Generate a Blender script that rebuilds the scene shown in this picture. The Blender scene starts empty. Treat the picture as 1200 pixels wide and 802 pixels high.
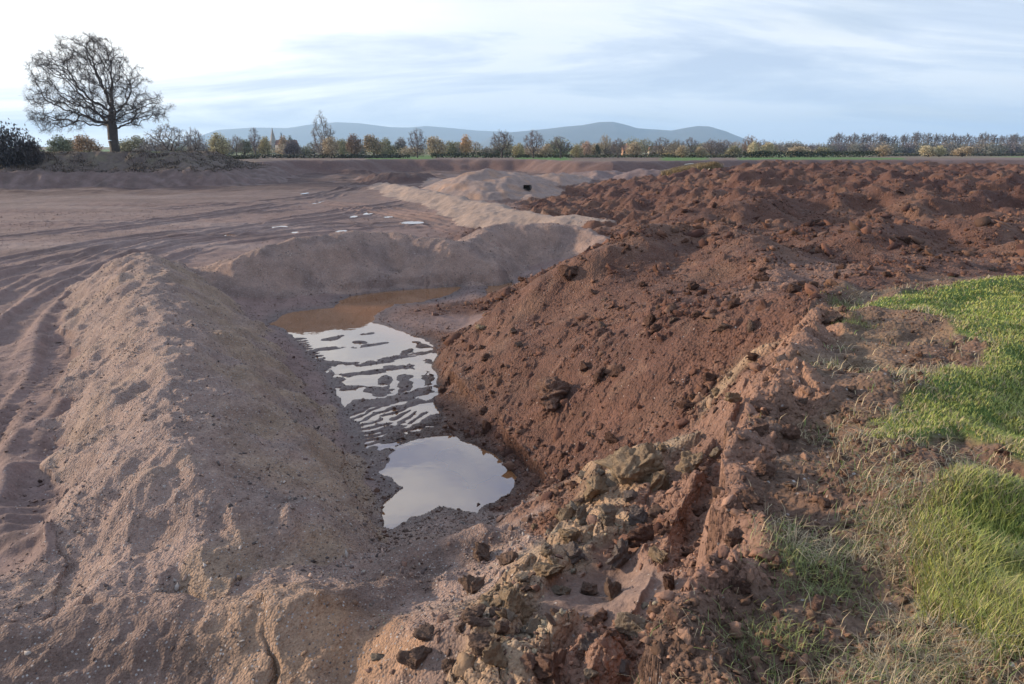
import bpy, math, random
import numpy as np, time
T0 = time.time()
random.seed(7); rng = np.random.default_rng(11)
scene = bpy.context.scene
COL = scene.collection
R = math.radians

# ------------------------------------------------------------------ camera
CAMZ = 5.0; FPX = 867.0; PITCH = 14.42
cam_d = bpy.data.cameras.new('camera'); cam = bpy.data.objects.new('camera', cam_d); COL.objects.link(cam)
cam.location = (0, 0, CAMZ); cam.rotation_euler = (R(90 - PITCH), 0, 0)
cam_d.sensor_width = 36.0; cam_d.lens = 26.0; cam_d.clip_start = 0.05; cam_d.clip_end = 60000
scene.camera = cam
scene.render.engine = 'CYCLES'
scene.cycles.max_bounces = 5; scene.cycles.diffuse_bounces = 2; scene.cycles.glossy_bounces = 3
scene.cycles.volume_bounces = 1; scene.cycles.transparent_max_bounces = 4

# ------------------------------------------------------------------ light
SUN_EL, SUN_AZ = 13.0, -76.0        # azimuth from +Y (view direction), negative = left
sd = bpy.data.lights.new('sun', 'SUN'); sun = bpy.data.objects.new('sun', sd); COL.objects.link(sun)
sd.energy = 5.0; sd.angle = R(3.0); sd.color = (1.0, 0.80, 0.58)
sun.rotation_euler = (R(90 - SUN_EL), 0, R(180 - SUN_AZ))   # light travels from azimuth SUN_AZ
sdir = np.array([math.sin(R(SUN_AZ)) * math.cos(R(SUN_EL)), math.cos(R(SUN_AZ)) * math.cos(R(SUN_EL)), math.sin(R(SUN_EL))])
from mathutils import Vector
sun.rotation_euler = Vector(sdir).to_track_quat('Z', 'Y').to_euler()

world = bpy.data.worlds.new('World'); scene.world = world; world.use_nodes = True
nt = world.node_tree; nt.nodes.clear()
def N(nt, t, **kw):
    n = nt.nodes.new(t)
    for k, v in kw.items():
        if k.startswith('_'):
            key = k[1:]
            key = int(key) if key.isdigit() else key.replace('_', ' ')
            n.inputs[key].default_value = v
        else: setattr(n, k, v)
    return n
def L(nt, a, b): nt.links.new(a, b)
def ramp(nt, stops, interp='LINEAR'):
    n = nt.nodes.new('ShaderNodeValToRGB'); n.color_ramp.interpolation = interp
    e = n.color_ramp.elements
    while len(e) > 1: e.remove(e[-1])
    e[0].position, c = stops[0]; e[0].color = (*c, 1) if len(c) == 3 else c
    for p, c in stops[1:]:
        x = e.new(p); x.color = (*c, 1) if len(c) == 3 else c
    return n
wout = N(nt, 'ShaderNodeOutputWorld')
sky = N(nt, 'ShaderNodeTexSky', sky_type='NISHITA', sun_disc=False, sun_elevation=R(SUN_EL), sun_rotation=R(SUN_AZ) % (2 * math.pi), air_density=1.0, dust_density=1.2, ozone_density=1.2)
bg1 = N(nt, 'ShaderNodeBackground', _Strength=0.10); L(nt, sky.outputs[0], bg1.inputs[0])
tc = N(nt, 'ShaderNodeTexCoord')
sep = N(nt, 'ShaderNodeSeparateXYZ'); L(nt, tc.outputs['Generated'], sep.inputs[0])
zz = N(nt, 'ShaderNodeMath', operation='MAXIMUM', _1=0.0); L(nt, sep.outputs[2], zz.inputs[0])
za = N(nt, 'ShaderNodeMath', operation='ADD', _1=0.13); L(nt, zz.outputs[0], za.inputs[0])
px_ = N(nt, 'ShaderNodeMath', operation='DIVIDE'); L(nt, sep.outputs[0], px_.inputs[0]); L(nt, za.outputs[0], px_.inputs[1])
py_ = N(nt, 'ShaderNodeMath', operation='DIVIDE'); L(nt, sep.outputs[1], py_.inputs[0]); L(nt, za.outputs[0], py_.inputs[1])
cmb = N(nt, 'ShaderNodeCombineXYZ'); L(nt, px_.outputs[0], cmb.inputs[0]); L(nt, py_.outputs[0], cmb.inputs[1])
mp = N(nt, 'ShaderNodeMapping'); mp.inputs['Scale'].default_value = (0.36, 0.60, 1); mp.inputs['Location'].default_value = (3.3, 1.7, 0); mp.inputs['Rotation'].default_value = (0, 0, R(-8))
L(nt, cmb.outputs[0], mp.inputs[0])
n1 = N(nt, 'ShaderNodeTexNoise', _Scale=1.0, _Detail=6.0, _Roughness=0.52, _Distortion=0.35); L(nt, mp.outputs[0], n1.inputs['Vector'])
cover = ramp(nt, [(0.22, (.6,)*3), (0.42, (1, 1, 1))]); L(nt, n1.outputs[0], cover.inputs[0])
mp2 = N(nt, 'ShaderNodeMapping'); mp2.inputs['Scale'].default_value = (0.22, 0.42, 1); mp2.inputs['Location'].default_value = (7.1, 4.2, 0)
L(nt, cmb.outputs[0], mp2.inputs[0])
n2 = N(nt, 'ShaderNodeTexNoise', _Scale=1.9, _Detail=8.0, _Roughness=0.60, _Distortion=0.6); L(nt, mp2.outputs[0], n2.inputs['Vector'])
shade = ramp(nt, [(0.38, (0.50, 0.60, 0.76)), (0.47, (0.64, 0.73, 0.86)), (0.54, (0.82, 0.88, 0.95)), (0.74, (0.90, 0.92, 0.95))]); L(nt, n2.outputs[0], shade.inputs[0])
# cloud is brighter on the side of the sun
geo_d = N(nt, 'ShaderNodeVectorMath', operation='DOT_PRODUCT'); L(nt, tc.outputs['Generated'], geo_d.inputs[0])
geo_d.inputs[1].default_value = (math.sin(R(-52)) * .95, math.cos(R(-52)) * .95, 0.31)
glow = ramp(nt, [(0.60, (0, 0, 0)), (0.95, (1, 1, 1))], 'EASE'); L(nt, geo_d.outputs['Value'], glow.inputs[0])
mixg = N(nt, 'ShaderNodeMixRGB', blend_type='MIX'); gb = ramp(nt, [(0.36, (.35,)*3), (0.56, (1, 1, 1))]); L(nt, n2.outputs[0], gb.inputs[0]); gm_ = N(nt, 'ShaderNodeMath', operation='MULTIPLY'); L(nt, glow.outputs[0], gm_.inputs[0]); L(nt, gb.outputs[0], gm_.inputs[1]); L(nt, gm_.outputs[0], mixg.inputs[0]); L(nt, shade.outputs[0], mixg.inputs[1]); mixg.inputs[2].default_value = (1.40, 1.37, 1.31, 1)
# thin clear strip close to the horizon
hz = ramp(nt, [(0.0, (0.52, 0.67, 0.86)), (0.10, (0.66, 0.78, 0.92))]); L(nt, zz.outputs[0], hz.inputs[0])
hzf = ramp(nt, [(0.0, (0.75,)*3), (0.045, (0.45,)*3), (0.12, (0, 0, 0))]); L(nt, zz.outputs[0], hzf.inputs[0])
ig = N(nt, 'ShaderNodeInvert'); L(nt, glow.outputs[0], ig.inputs[1])
hzm = N(nt, 'ShaderNodeMath', operation='MULTIPLY'); L(nt, hzf.outputs[0], hzm.inputs[0]); L(nt, ig.outputs[0], hzm.inputs[1])
n3 = N(nt, 'ShaderNodeTexNoise', _Scale=2.6, _Detail=5.0, _Roughness=0.55, _Distortion=0.5); L(nt, cmb.outputs[0], n3.inputs['Vector'])
z3 = ramp(nt, [(0.16, (0, 0, 0)), (0.40, (1, 1, 1))]); L(nt, zz.outputs[0], z3.inputs[0])
c3 = ramp(nt, [(0.40, (1, 1, 1)), (0.62, (0, 0, 0))]); L(nt, n3.outputs[0], c3.inputs[0])
m3_ = N(nt, 'ShaderNodeMath', operation='MULTIPLY'); L(nt, z3.outputs[0], m3_.inputs[0]); L(nt, c3.outputs[0], m3_.inputs[1])
mix3 = N(nt, 'ShaderNodeMixRGB'); L(nt, m3_.outputs[0], mix3.inputs[0]); L(nt, mixg.outputs[0], mix3.inputs[1]); mix3.inputs[2].default_value = (.36, .50, .76, 1)
mixg = mix3
mixh = N(nt, 'ShaderNodeMixRGB'); L(nt, hzm.outputs[0], mixh.inputs[0]); L(nt, mixg.outputs[0], mixh.inputs[1]); L(nt, hz.outputs[0], mixh.inputs[2])
bg2 = N(nt, 'ShaderNodeBackground', _Strength=0.88); L(nt, mixh.outputs[0], bg2.inputs[0])
mixs = N(nt, 'ShaderNodeMixShader'); L(nt, cover.outputs[0], mixs.inputs[0]); L(nt, bg1.outputs[0], mixs.inputs[1]); L(nt, bg2.outputs[0], mixs.inputs[2])
L(nt, mixs.outputs[0], wout.inputs[0])
vs = scene.view_settings; vs.view_transform = 'Standard'; vs.look = 'None'; vs.gamma = 1; vs.use_curve_mapping = False; vs.exposure = 0.44

# ------------------------------------------------------------------ helpers
SP, CP = math.sin(R(PITCH)), math.cos(R(PITCH))
def P(px, py, z=0.0):
    """world point on the ray of a photo pixel at height z"""
    u = (px - 600) / FPX; v = (401 - py) / FPX
    dz = -SP + v * CP; dy = CP + v * SP
    t = (z - CAMZ) / dz
    return np.array([u * t, dy * t, z])
def PD(px, Y):
    """x of a far thing seen at px, standing Y metres off"""
    return (px - 600) / FPX * Y / (CP + 0.255 * SP)
def ZD(py, Y):
    v = (401 - py) / FPX
    return CAMZ + Y * (-SP + v * CP) / (CP + v * SP)

f4 = np.float32
def hsh(ix, iy, seed):
    h = (ix.astype(np.int64) * 374761393 + iy.astype(np.int64) * 668265263 + seed * 1442695041) & 0xffffffff
    h = ((h ^ (h >> 13)) * 1274126177) & 0xffffffff
    h = ((h ^ (h >> 16)) * 2246822519) & 0xffffffff
    h = h ^ (h >> 15)
    return (h & 0xffffff).astype(f4) / f4(16777216.0)
def perlin(x, y, seed=0):
    xi = np.floor(x); yi = np.floor(y); fx = (x - xi).astype(f4); fy = (y - yi).astype(f4)
    xi = xi.astype(np.int64); yi = yi.astype(np.int64)
    def g(dx, dy):
        a = hsh(xi + dx, yi + dy, seed) * f4(6.2831853)
        return np.cos(a) * (fx - dx) + np.sin(a) * (fy - dy)
    u = fx * fx * fx * (fx * (fx * 6 - 15) + 10); v = fy * fy * fy * (fy * (fy * 6 - 15) + 10)
    a = g(0, 0); b = g(1, 0); c = g(0, 1); d = g(1, 1)
    return (a + u * (b - a)) * (1 - v) + (c + u * (d - c)) * v
def fbm(x, y, wl, octs, seed=0, gain=0.5, sp=None, ridged=False):
    """wl = longest wavelength; sp = local sample spacing, octaves finer than it fade out"""
    out = np.zeros_like(x, dtype=f4); a = 1.0
    for o in range(octs):
        w = wl / 2 ** o
        n = perlin(x / w + 17.3 * o, y / w - 9.1 * o, seed + o)
        if ridged: n = 0.35 - 2 * np.abs(n)
        if sp is not None: n = n * np.clip(w / (2.5 * sp) - 0.6, 0, 1)
        out += a * n; a *= gain
    return out
def clods(x, y, cell, seed, prob=0.8, rmin=0.25, rmax=0.62, sp=None):
    """height of angular lumps scattered one to a cell (unit: metres)"""
    xs = x / cell; ys = y / cell
    xi = np.floor(xs).astype(np.int64); yi = np.floor(ys).astype(np.int64)
    out = np.zeros_like(x, dtype=f4)
    for dx in (-1, 0, 1):
        for dy in (-1, 0, 1):
            cx = xi + dx; cy = yi + dy
            ox = hsh(cx, cy, seed); oy = hsh(cx, cy, seed + 1)
            pr = hsh(cx, cy, seed + 2); rr = hsh(cx, cy, seed + 3); an = hsh(cx, cy, seed + 4) * 3.14159
            ex = (xs - cx - ox).astype(f4); ey = (ys - cy - oy).astype(f4)
            ca = np.cos(an); sa = np.sin(an)
            a = np.abs(ex * ca + ey * sa); b = np.abs(-ex * sa + ey * ca) * (1 + 0.7 * pr)
            d = 0.55 * np.maximum(a, b) + 0.45 * np.sqrt(a * a + b * b)
            rad = rmin + (rmax - rmin) * rr * rr
            hgt = np.minimum(np.sqrt(np.clip(rad * rad - d * d, 0, None)), rad * (.50 + .30 * oy)) * (0.60 + 0.6 * ox) + np.where(d < rad, 0.75 * (ex * (oy - .5) + ey * (ox - .5)), 0)
            out = np.maximum(out, np.where(pr < prob, hgt, 0))
    out *= cell
    if sp is not None: out *= np.clip(cell / (3 * sp) - 0.5, 0, 1)
    return out
def smooth_line(q, k):
    q = np.asarray(q, float); out = []
    for t in np.linspace(0, len(q) - 1, (len(q) - 1) * k + 1):
        i = min(int(t), len(q) - 2); u = t - i
        p0 = q[max(i - 1, 0)]; p1 = q[i]; p2 = q[i + 1]; p3 = q[min(i + 2, len(q) - 1)]
        out.append(.5 * ((2 * p1) + (-p0 + p2) * u + (2 * p0 - 5 * p1 + 4 * p2 - p3) * u * u + (-p0 + 3 * p1 - 3 * p2 + p3) * u ** 3))
    return np.array(out)
def sstep(a, b, x):
    t = np.clip((x - a) / (b - a), 0, 1); return t * t * (3 - 2 * t)
def polydist(x, y, pts):
    """distance, side sign (+ = right of travel), arc length, interpolated third value"""
    pts = np.asarray(pts, dtype=float)
    bd = np.full(x.shape, 1e9, f4); bs = np.zeros(x.shape, f4); bsg = np.zeros(x.shape, f4); bz = np.zeros(x.shape, f4)
    s0 = 0.0
    for i in range(len(pts) - 1):
        a = pts[i]; b = pts[i + 1]; dx = b[0] - a[0]; dy = b[1] - a[1]; l2 = dx * dx + dy * dy; ln = math.sqrt(l2)
        t = np.clip(((x - a[0]) * dx + (y - a[1]) * dy) / l2, 0, 1)
        ex = x - (a[0] + t * dx); ey = y - (a[1] + t * dy)
        d = np.sqrt(ex * ex + ey * ey)
        m = d < bd
        bd = np.where(m, d, bd); bs = np.where(m, s0 + t * ln, bs)
        bsg = np.where(m, np.sign((x - a[0]) * dy - (y - a[1]) * dx), bsg)
        if pts.shape[1] > 2: bz = np.where(m, a[2] + t * (b[2] - a[2]), bz)
        s0 += ln
    return bd.astype(f4), bsg, bs.astype(f4), bz
def inpoly(x, y, pts):
    c = np.zeros(x.shape, bool); n = len(pts)
    for i in range(n):
        x1, y1 = pts[i][:2]; x2, y2 = pts[(i + 1) % n][:2]
        if y1 == y2: continue
        c ^= ((y1 > y) != (y2 > y)) & (x < (x2 - x1) * (y - y1) / (y2 - y1) + x1)
    return c
def sdpoly(x, y, pts):
    """signed distance, negative inside"""
    cl = list(pts) + [pts[0]]
    d = polydist(x, y, [p[:2] for p in cl])[0]
    return np.where(inpoly(x, y, pts), -d, d)

def mesh_from(name, v, faces=None, loops=None, nper=None, mat=None, smooth=True, colors=None, parent=None):
    """v (n,3); faces (m,k) array"""
    me = bpy.data.meshes.new(name)
    v = np.asarray(v, f4); faces = np.asarray(faces, np.int32)
    me.vertices.add(len(v)); me.vertices.foreach_set('co', v.ravel())
    k = faces.shape[1]; m = len(faces)
    me.loops.add(m * k); me.loops.foreach_set('vertex_index', faces.ravel())
    me.polygons.add(m); me.polygons.foreach_set('loop_start', np.arange(0, m * k, k, dtype=np.int32))
    me.polygons.foreach_set('loop_total', np.full(m, k, np.int32))
    if smooth: me.polygons.foreach_set('use_smooth', np.ones(m, bool))
    me.update(calc_edges=True)
    if colors is not None:
        ca = me.color_attributes.new('Col', 'FLOAT_COLOR', 'POINT')
        c = np.ones((len(v), 4), f4); c[:, :colors.shape[1]] = colors
        ca.data.foreach_set('color', c.ravel())
    if mat: me.materials.append(mat)
    o = bpy.data.objects.new(name, me); COL.objects.link(o)
    if parent: o.parent = parent
    return o
def tag(o, label=None, cat=None, group=None, kind=None):
    if label: o['label'] = label
    if cat: o['category'] = cat
    if group: o['group'] = group
    if kind: o['kind'] = kind
    return o
def empty(name, loc=(0, 0, 0), rz=0.0, sc=1.0):
    o = bpy.data.objects.new(name, None); COL.objects.link(o); o.location = loc; o.rotation_euler = (0, 0, rz)
    o.scale = (sc, sc, sc) if not isinstance(sc, tuple) else sc
    o.empty_display_size = 0.2
    return o

# ------------------------------------------------------------------ materials
def new_mat(name):
    m = bpy.data.materials.new(name); m.use_nodes = True
    b = m.node_tree.nodes['Principled BSDF']; return m, m.node_tree, b
def soil_mat(name, bumps, var=0.25, speck=0.0):
    """colour comes from the Col attribute (pigment), alpha = wetness"""
    m, t, b = new_mat(name)
    at = N(t, 'ShaderNodeAttribute', attribute_name='Col')
    co = N(t, 'ShaderNodeTexCoord')
    nA = N(t, 'ShaderNodeTexNoise', _Scale=1.7, _Detail=8.0, _Roughness=0.65); L(t, co.outputs['Object'], nA.inputs['Vector'])
    nB = N(t, 'ShaderNodeTexNoise', _Scale=22.0, _Detail=5.0, _Roughness=0.7); L(t, co.outputs['Object'], nB.inputs['Vector'])
    rA = ramp(t, [(0.3, (1 - var,) * 3), (0.7, (1 + var,) * 3)]); L(t, nA.outputs[0], rA.inputs[0])
    rB = ramp(t, [(0.32, (1 - var * 1.1, 1 - var * 1.1, 1 - var * 1.0)), (0.68, (1 + var * 1.1,) * 3)]); L(t, nB.outputs[0], rB.inputs[0])
    m1 = N(t, 'ShaderNodeMixRGB', blend_type='MULTIPLY', _0=1.0); L(t, at.outputs['Color'], m1.inputs[1]); L(t, rA.outputs[0], m1.inputs[2])
    m2 = N(t, 'ShaderNodeMixRGB', blend_type='MULTIPLY', _0=1.0); L(t, m1.outputs[0], m2.inputs[1]); L(t, rB.outputs[0], m2.inputs[2])
    last = m2.outputs[0]
    if speck:
        vo = N(t, 'ShaderNodeTexVoronoi', _Scale=34.0); L(t, co.outputs['Object'], vo.inputs['Vector'])
        hs = N(t, 'ShaderNodeSeparateColor'); L(t, vo.outputs['Color'], hs.inputs[0])
        gt = N(t, 'ShaderNodeMath', operation='GREATER_THAN', _1=1 - speck); L(t, hs.outputs[0], gt.inputs[0])
        lt = N(t, 'ShaderNodeMath', operation='LESS_THAN', _1=0.34); L(t, vo.outputs['Distance'], lt.inputs[0])
        mm = N(t, 'ShaderNodeMath', operation='MULTIPLY'); L(t, gt.outputs[0], mm.inputs[0]); L(t, lt.outputs[0], mm.inputs[1])
        cr = ramp(t, [(0.0, (0.09, 0.07, 0.065)), (0.45, (0.26, 0.21, 0.19)), (0.8, (0.36, 0.32, 0.30)), (1.0, (0.42, 0.38, 0.35))]); L(t, hs.outputs[1], cr.inputs[0])
        m3 = N(t, 'ShaderNodeMixRGB'); L(t, mm.outputs[0], m3.inputs[0]); L(t, last, m3.inputs[1]); L(t, cr.outputs[0], m3.inputs[2]); last = m3.outputs[0]
    L(t, last, b.inputs['Base Color'])
    ro = N(t, 'ShaderNodeMapRange', _1=0.0, _2=1.0, _3=0.95, _4=0.50); L(t, at.outputs['Alpha'], ro.inputs[0]); L(t, ro.outputs[0], b.inputs['Roughness'])
    b.inputs['Specular IOR Level'].default_value = 0.35
    prev = None
    for (sc, dist, typ) in bumps:
        if typ == 'n':
            q = N(t, 'ShaderNodeTexNoise', _Scale=sc, _Detail=5.0, _Roughness=0.65)
        else:
            q = N(t, 'ShaderNodeTexVoronoi', _Scale=sc)
        L(t, co.outputs['Object'], q.inputs['Vector'])
        bp = N(t, 'ShaderNodeBump', _Strength=0.9, _Distance=dist)
        if typ == 'v': bp.invert = True
        L(t, q.outputs['Distance' if typ == 'v' else 0], bp.inputs['Height'])
        if prev: L(t, prev.outputs[0], bp.inputs['Normal'])
        prev = bp
    if prev: L(t, prev.outputs[0], b.inputs['Normal'])
    return m
M = {}
M['gravel'] = soil_mat('gravel', [(14, 0.035, 'n'), (38, 0.018, 'v')], 0.22, 0.30)
M['floor'] = soil_mat('pit_mud', [(7, 0.04, 'n'), (40, 0.012, 'n')], 0.20, 0.04)
M['red'] = soil_mat('red_earth', [(9, 0.06, 'n'), (24, 0.03, 'v')], 0.28, 0.02)
M['bank'] = soil_mat('bank_earth', [(10, 0.05, 'n'), (30, 0.02, 'v')], 0.26, 0.03)
M['grassground'] = soil_mat('turf', [(12, 0.03, 'n'), (60, 0.02, 'n')], 0.25, 0)
def plain_attr(name, rough=0.9, spec=0.3, bump=None, trans=0.0):
    m, t, b = new_mat(name)
    at = N(t, 'ShaderNodeAttribute', attribute_name='Col'); L(t, at.outputs['Color'], b.inputs['Base Color'])
    b.inputs['Roughness'].default_value = rough; b.inputs['Specular IOR Level'].default_value = spec
    if bump:
        co = N(t, 'ShaderNodeTexCoord'); q = N(t, 'ShaderNodeTexNoise', _Scale=bump[0], _Detail=5.0, _Roughness=0.65); L(t, co.outputs['Object'], q.inputs['Vector'])
        bp = N(t, 'ShaderNodeBump', _Strength=0.9, _Distance=bump[1]); L(t, q.outputs[0], bp.inputs['Height']); L(t, bp.outputs[0], b.inputs['Normal'])
    return m
M['clod'] = plain_attr('clod_earth', 0.95, 0.2, (25, 0.02))
M['blade'] = plain_attr('grass_blade', 0.55, 0.35)
def flat_mat(name, c, rough=0.8, var=0.2, scale=6.0, bump=0.0):
    m, t, b = new_mat(name)
    co = N(t, 'ShaderNodeTexCoord'); q = N(t, 'ShaderNodeTexNoise', _Scale=scale, _Detail=5.0, _Roughness=0.6); L(t, co.outputs['Object'], q.inputs['Vector'])
    r = ramp(t, [(0.3, tuple(x * (1 - var) for x in c)), (0.7, tuple(x * (1 + var) for x in c))]); L(t, q.outputs[0], r.inputs[0]); L(t, r.outputs[0], b.inputs['Base Color'])
    b.inputs['Roughness'].default_value = rough
    if bump:
        bp = N(t, 'ShaderNodeBump', _Strength=1.0, _Distance=bump); L(t, q.outputs[0], bp.inputs['Height']); L(t, bp.outputs[0], b.inputs['Normal'])
    return m
# murky puddle water: brown suspension under a mirror surface
m, t, b = new_mat('muddy_water')
co = N(t, 'ShaderNodeTexCoord')
q = N(t, 'ShaderNodeTexNoise', _Scale=0.5, _Detail=3.0); L(t, co.outputs['Object'], q.inputs['Vector'])
r = ramp(t, [(0.35, (0.23, 0.105, 0.045)), (0.7, (0.28, 0.14, 0.07))]); L(t, q.outputs[0], r.inputs[0]); L(t, r.outputs[0], b.inputs['Base Color'])
b.inputs['Roughness'].default_value = 0.5
b.inputs['Specular IOR Level'].default_value = 0.0
b.inputs['Coat Weight'].default_value = 1.0; b.inputs['Coat Roughness'].default_value = 0.02; b.inputs['Coat IOR'].default_value = 3.0
q2 = N(t, 'ShaderNodeTexNoise', _Scale=3.0, _Detail=2.0); L(t, co.outputs['Object'], q2.inputs['Vector'])
bp = N(t, 'ShaderNodeBump', _Strength=0.35, _Distance=0.004); L(t, q2.outputs[0], bp.inputs['Height']); L(t, bp.outputs[0], b.inputs['Coat Normal'])
M['water'] = m

# ------------------------------------------------------------------ terrain control
# (photo px, py, height m, soil type) ; types: F floor, G gravel, S sandy soil, R red earth, P pale clay, B bank face, T torn turf soil, V grass
CPTS = [
 (520,560,-.02,'F'),(430,400,0,'F'),(450,480,0,'F'),(480,340,.03,'F'),(620,322,.08,'F'),(330,380,.02,'F'),(470,430,0,'F'),(400,350,0.02,'F'),(550,345,.05,'F'),(560,380,.08,'F'),
 (20,400,.62,'F'),(20,520,.75,'F'),(-150,480,.6,'F'),(-150,330,.45,'F'),(100,300,.4,'F'),(60,340,.45,'F'),(300,250,.3,'F'),(20,245,.3,'F'),(500,240,.3,'F'),(200,232,.3,'F'),(420,215,.3,'F'),(600,228,.25,'F'),(260,285,.3,'F'),(400,258,.3,'F'),(-200,240,.3,'F'),(90,460,.75,'F'),(130,400,.6,'F'),(320,335,.12,'F'),
 (500,205,.1,'F'),(640,215,.3,'F'),(700,212,.3,'F'),(380,205,.1,'F'),
 (-40,640,.72,'F'),(30,600,.78,'F'),(-300,640,.5,'F'),(-250,760,.5,'S'),
 (60,790,.40,'S'),(180,800,.45,'S'),(300,800,.55,'S'),(0,735,.75,'G'),(410,790,.8,'S'),(360,730,1.1,'S'),(380,700,1.05,'S'),(310,735,.95,'S'),
 (445,640,.05,'G'),(500,615,.08,'G'),(560,603,.1,'G'),(600,585,.1,'R'),(430,665,.45,'G'),(520,650,.5,'G'),(470,700,.8,'G'),(540,700,.95,'G'),(590,640,.7,'G'),(400,690,.75,'G'),
 (450,760,1.15,'S'),(500,790,1.3,'S'),(250,690,.85,'G'),(130,690,.8,'G'),(60,700,.75,'G'),(200,640,.8,'G'),
 (610,690,1.35,'P'),(560,780,1.5,'P'),(650,650,1.35,'P'),(690,590,1.3,'P'),(740,545,1.45,'P'),(800,525,1.6,'P'),(850,470,1.9,'P'),(620,740,1.5,'P'),(700,620,1.35,'P'),
 (680,700,1.4,'S'),(740,690,1.45,'S'),(690,770,1.65,'B'),(780,590,1.5,'B'),(820,535,1.65,'B'),(730,640,1.4,'R'),(640,610,.9,'R'),
 (850,485,1.95,'B'),(830,560,1.8,'B'),(790,640,1.7,'B'),(760,720,1.8,'B'),(735,800,1.9,'B'),(840,500,1.9,'B'),
 (930,400,2.95,'B'),(900,470,3.0,'B'),(872,560,3.05,'B'),(850,640,3.1,'B'),(830,700,3.1,'B'),(800,800,3.15,'T'),
 (950,450,3.1,'T'),(940,560,3.15,'T'),(930,640,3.18,'T'),(900,740,3.2,'T'),(960,790,3.2,'T'),(1020,440,3.1,'T'),(1000,520,3.15,'T'),(1000,600,3.2,'T'),(1010,700,3.2,'T'),(1040,400,3.1,'T'),
 (1000,370,3.05,'T'),(1110,570,3.42,'T'),(1150,575,3.35,'T'),(1085,545,3.3,'T'),
 (1120,372,3.15,'V'),(1190,335,3.15,'V'),(1080,355,3.1,'V'),(1150,450,3.2,'V'),(1110,490,3.2,'V'),(1065,525,3.22,'V'),(1190,520,3.22,'V'),(1195,650,3.28,'V'),(1130,660,3.27,'V'),(1080,680,3.25,'V'),(1180,760,3.3,'V'),(1120,420,3.15,'V'),(1300,500,3.2,'V'),(1300,700,3.25,'V'),(1350,345,3.1,'V'),(1110,640,3.27,'V'),
 (1110,790,3.25,'T'),(1080,740,3.22,'T'),
 (668,312,2.3,'R'),(650,332,1.9,'R'),(700,296,2.4,'R'),(770,270,2.75,'R'),(830,262,2.8,'R'),(735,282,2.55,'R'),
 (700,450,1.4,'R'),(650,470,.85,'R'),(800,400,2.35,'R'),(850,350,2.6,'R'),(750,350,2.2,'R'),(700,340,1.95,'R'),(600,400,.95,'R'),(560,450,.45,'R'),(600,500,.42,'R'),(680,520,.95,'R'),(640,560,.3,'R'),(550,505,.08,'R'),(520,430,.06,'R'),(512,400,.06,'R'),(575,352,.2,'R'),(750,480,1.5,'R'),(620,365,.9,'R'),(600,420,.85,'R'),(700,400,1.7,'R'),(640,440,1.0,'R'),
 (900,380,2.75,'R'),(950,335,2.85,'R'),(870,420,2.6,'R'),(830,440,2.1,'R'),(770,520,1.35,'R'),(800,480,1.75,'R'),(720,500,1.2,'R'),
 (850,284,2.4,'R'),(950,280,2.35,'R'),(1000,320,2.8,'R'),(1150,300,2.7,'R'),(1190,250,2.5,'R'),(1000,248,2.2,'R'),(900,252,2.1,'R'),(820,252,2.0,'R'),(900,300,2.5,'R'),(1250,300,2.9,'R'),(1350,260,2.9,'R'),
 (1190,210,2.9,'R'),(1000,208,2.9,'R'),(870,210,3.0,'R'),
 (660,228,.4,'R'),(710,236,.6,'R'),(770,232,1.4,'R'),(745,222,1.2,'R'),(800,222,2.2,'R'),(835,200,3.1,'R'),(900,198,3.0,'R'),(1040,198,3.0,'R'),(1190,198,3.0,'R'),(1350,198,3.0,'R'),
 (760,252,1.0,'R'),(820,240,1.9,'R'),(790,258,1.9,'R'),
]
TYPES = 'FGSRPBTV'
cw = np.array([P(a, b, c) for a, b, c, d in CPTS]); ct = np.array([TYPES.index(d) for *_, d in CPTS])
cu = np.stack([np.arctan2(cw[:, 0], cw[:, 1]), np.log(np.hypot(cw[:, 0], cw[:, 1]))], 1)
def tk(d2): return 0.5 * d2 * np.log(d2 + 1e-9)
n = len(cw)
K = tk(((cu[:, None] - cu[None]) ** 2).sum(-1)) + np.eye(n) * 2e-3
Pm = np.concatenate([np.ones((n, 1)), cu], 1)
A = np.block([[K, Pm], [Pm.T, np.zeros((3, 3))]])
sol = np.linalg.solve(A, np.concatenate([cw[:, 2], np.zeros(3)]))

# ------------------------------------------------------------------ grid
az = np.radians(np.concatenate([np.linspace(-75, -42.6, 70), np.linspace(-42, 42, 990), np.linspace(42.5, 75, 80)])).astype(f4)
rr = [0.35]
while rr[-1] < 620: rr.append(rr[-1] + max(0.013, 0.0035 * rr[-1]) if rr[-1] < 260 else rr[-1] * 1.006)
while rr[-1] < 12600: rr.append(rr[-1] * 1.05)
rr = np.array(rr, f4)
RG, AG = np.meshgrid(rr, az, indexing='ij')
X = (RG * np.sin(AG)).astype(f4); Y = (RG * np.cos(AG)).astype(f4)
SPC = np.maximum(0.013, 0.004 * RG).astype(f4)
NR, NA = RG.shape
print('grid', NR, NA, NR * NA)
kn = int(np.searchsorted(rr, 260))     # rows below this get full detail
xs, ys, sp = X[:kn], Y[:kn], SPC[:kn]
U = AG[:kn]; V = np.log(RG[:kn])

H = np.full(X.shape, 3.2, f4)
# warped coordinates give the soil borders a ragged line
wu = U + 0.02 * fbm(xs, ys, 1.5, 4, 40, sp=sp) * np.clip(6 / RG[:kn], .15, 1.0); wv = V + 0.03 * fbm(xs, ys, 1.1, 4, 50, sp=sp)* np.clip(8 / RG[:kn], .2, 1.0)
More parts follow.
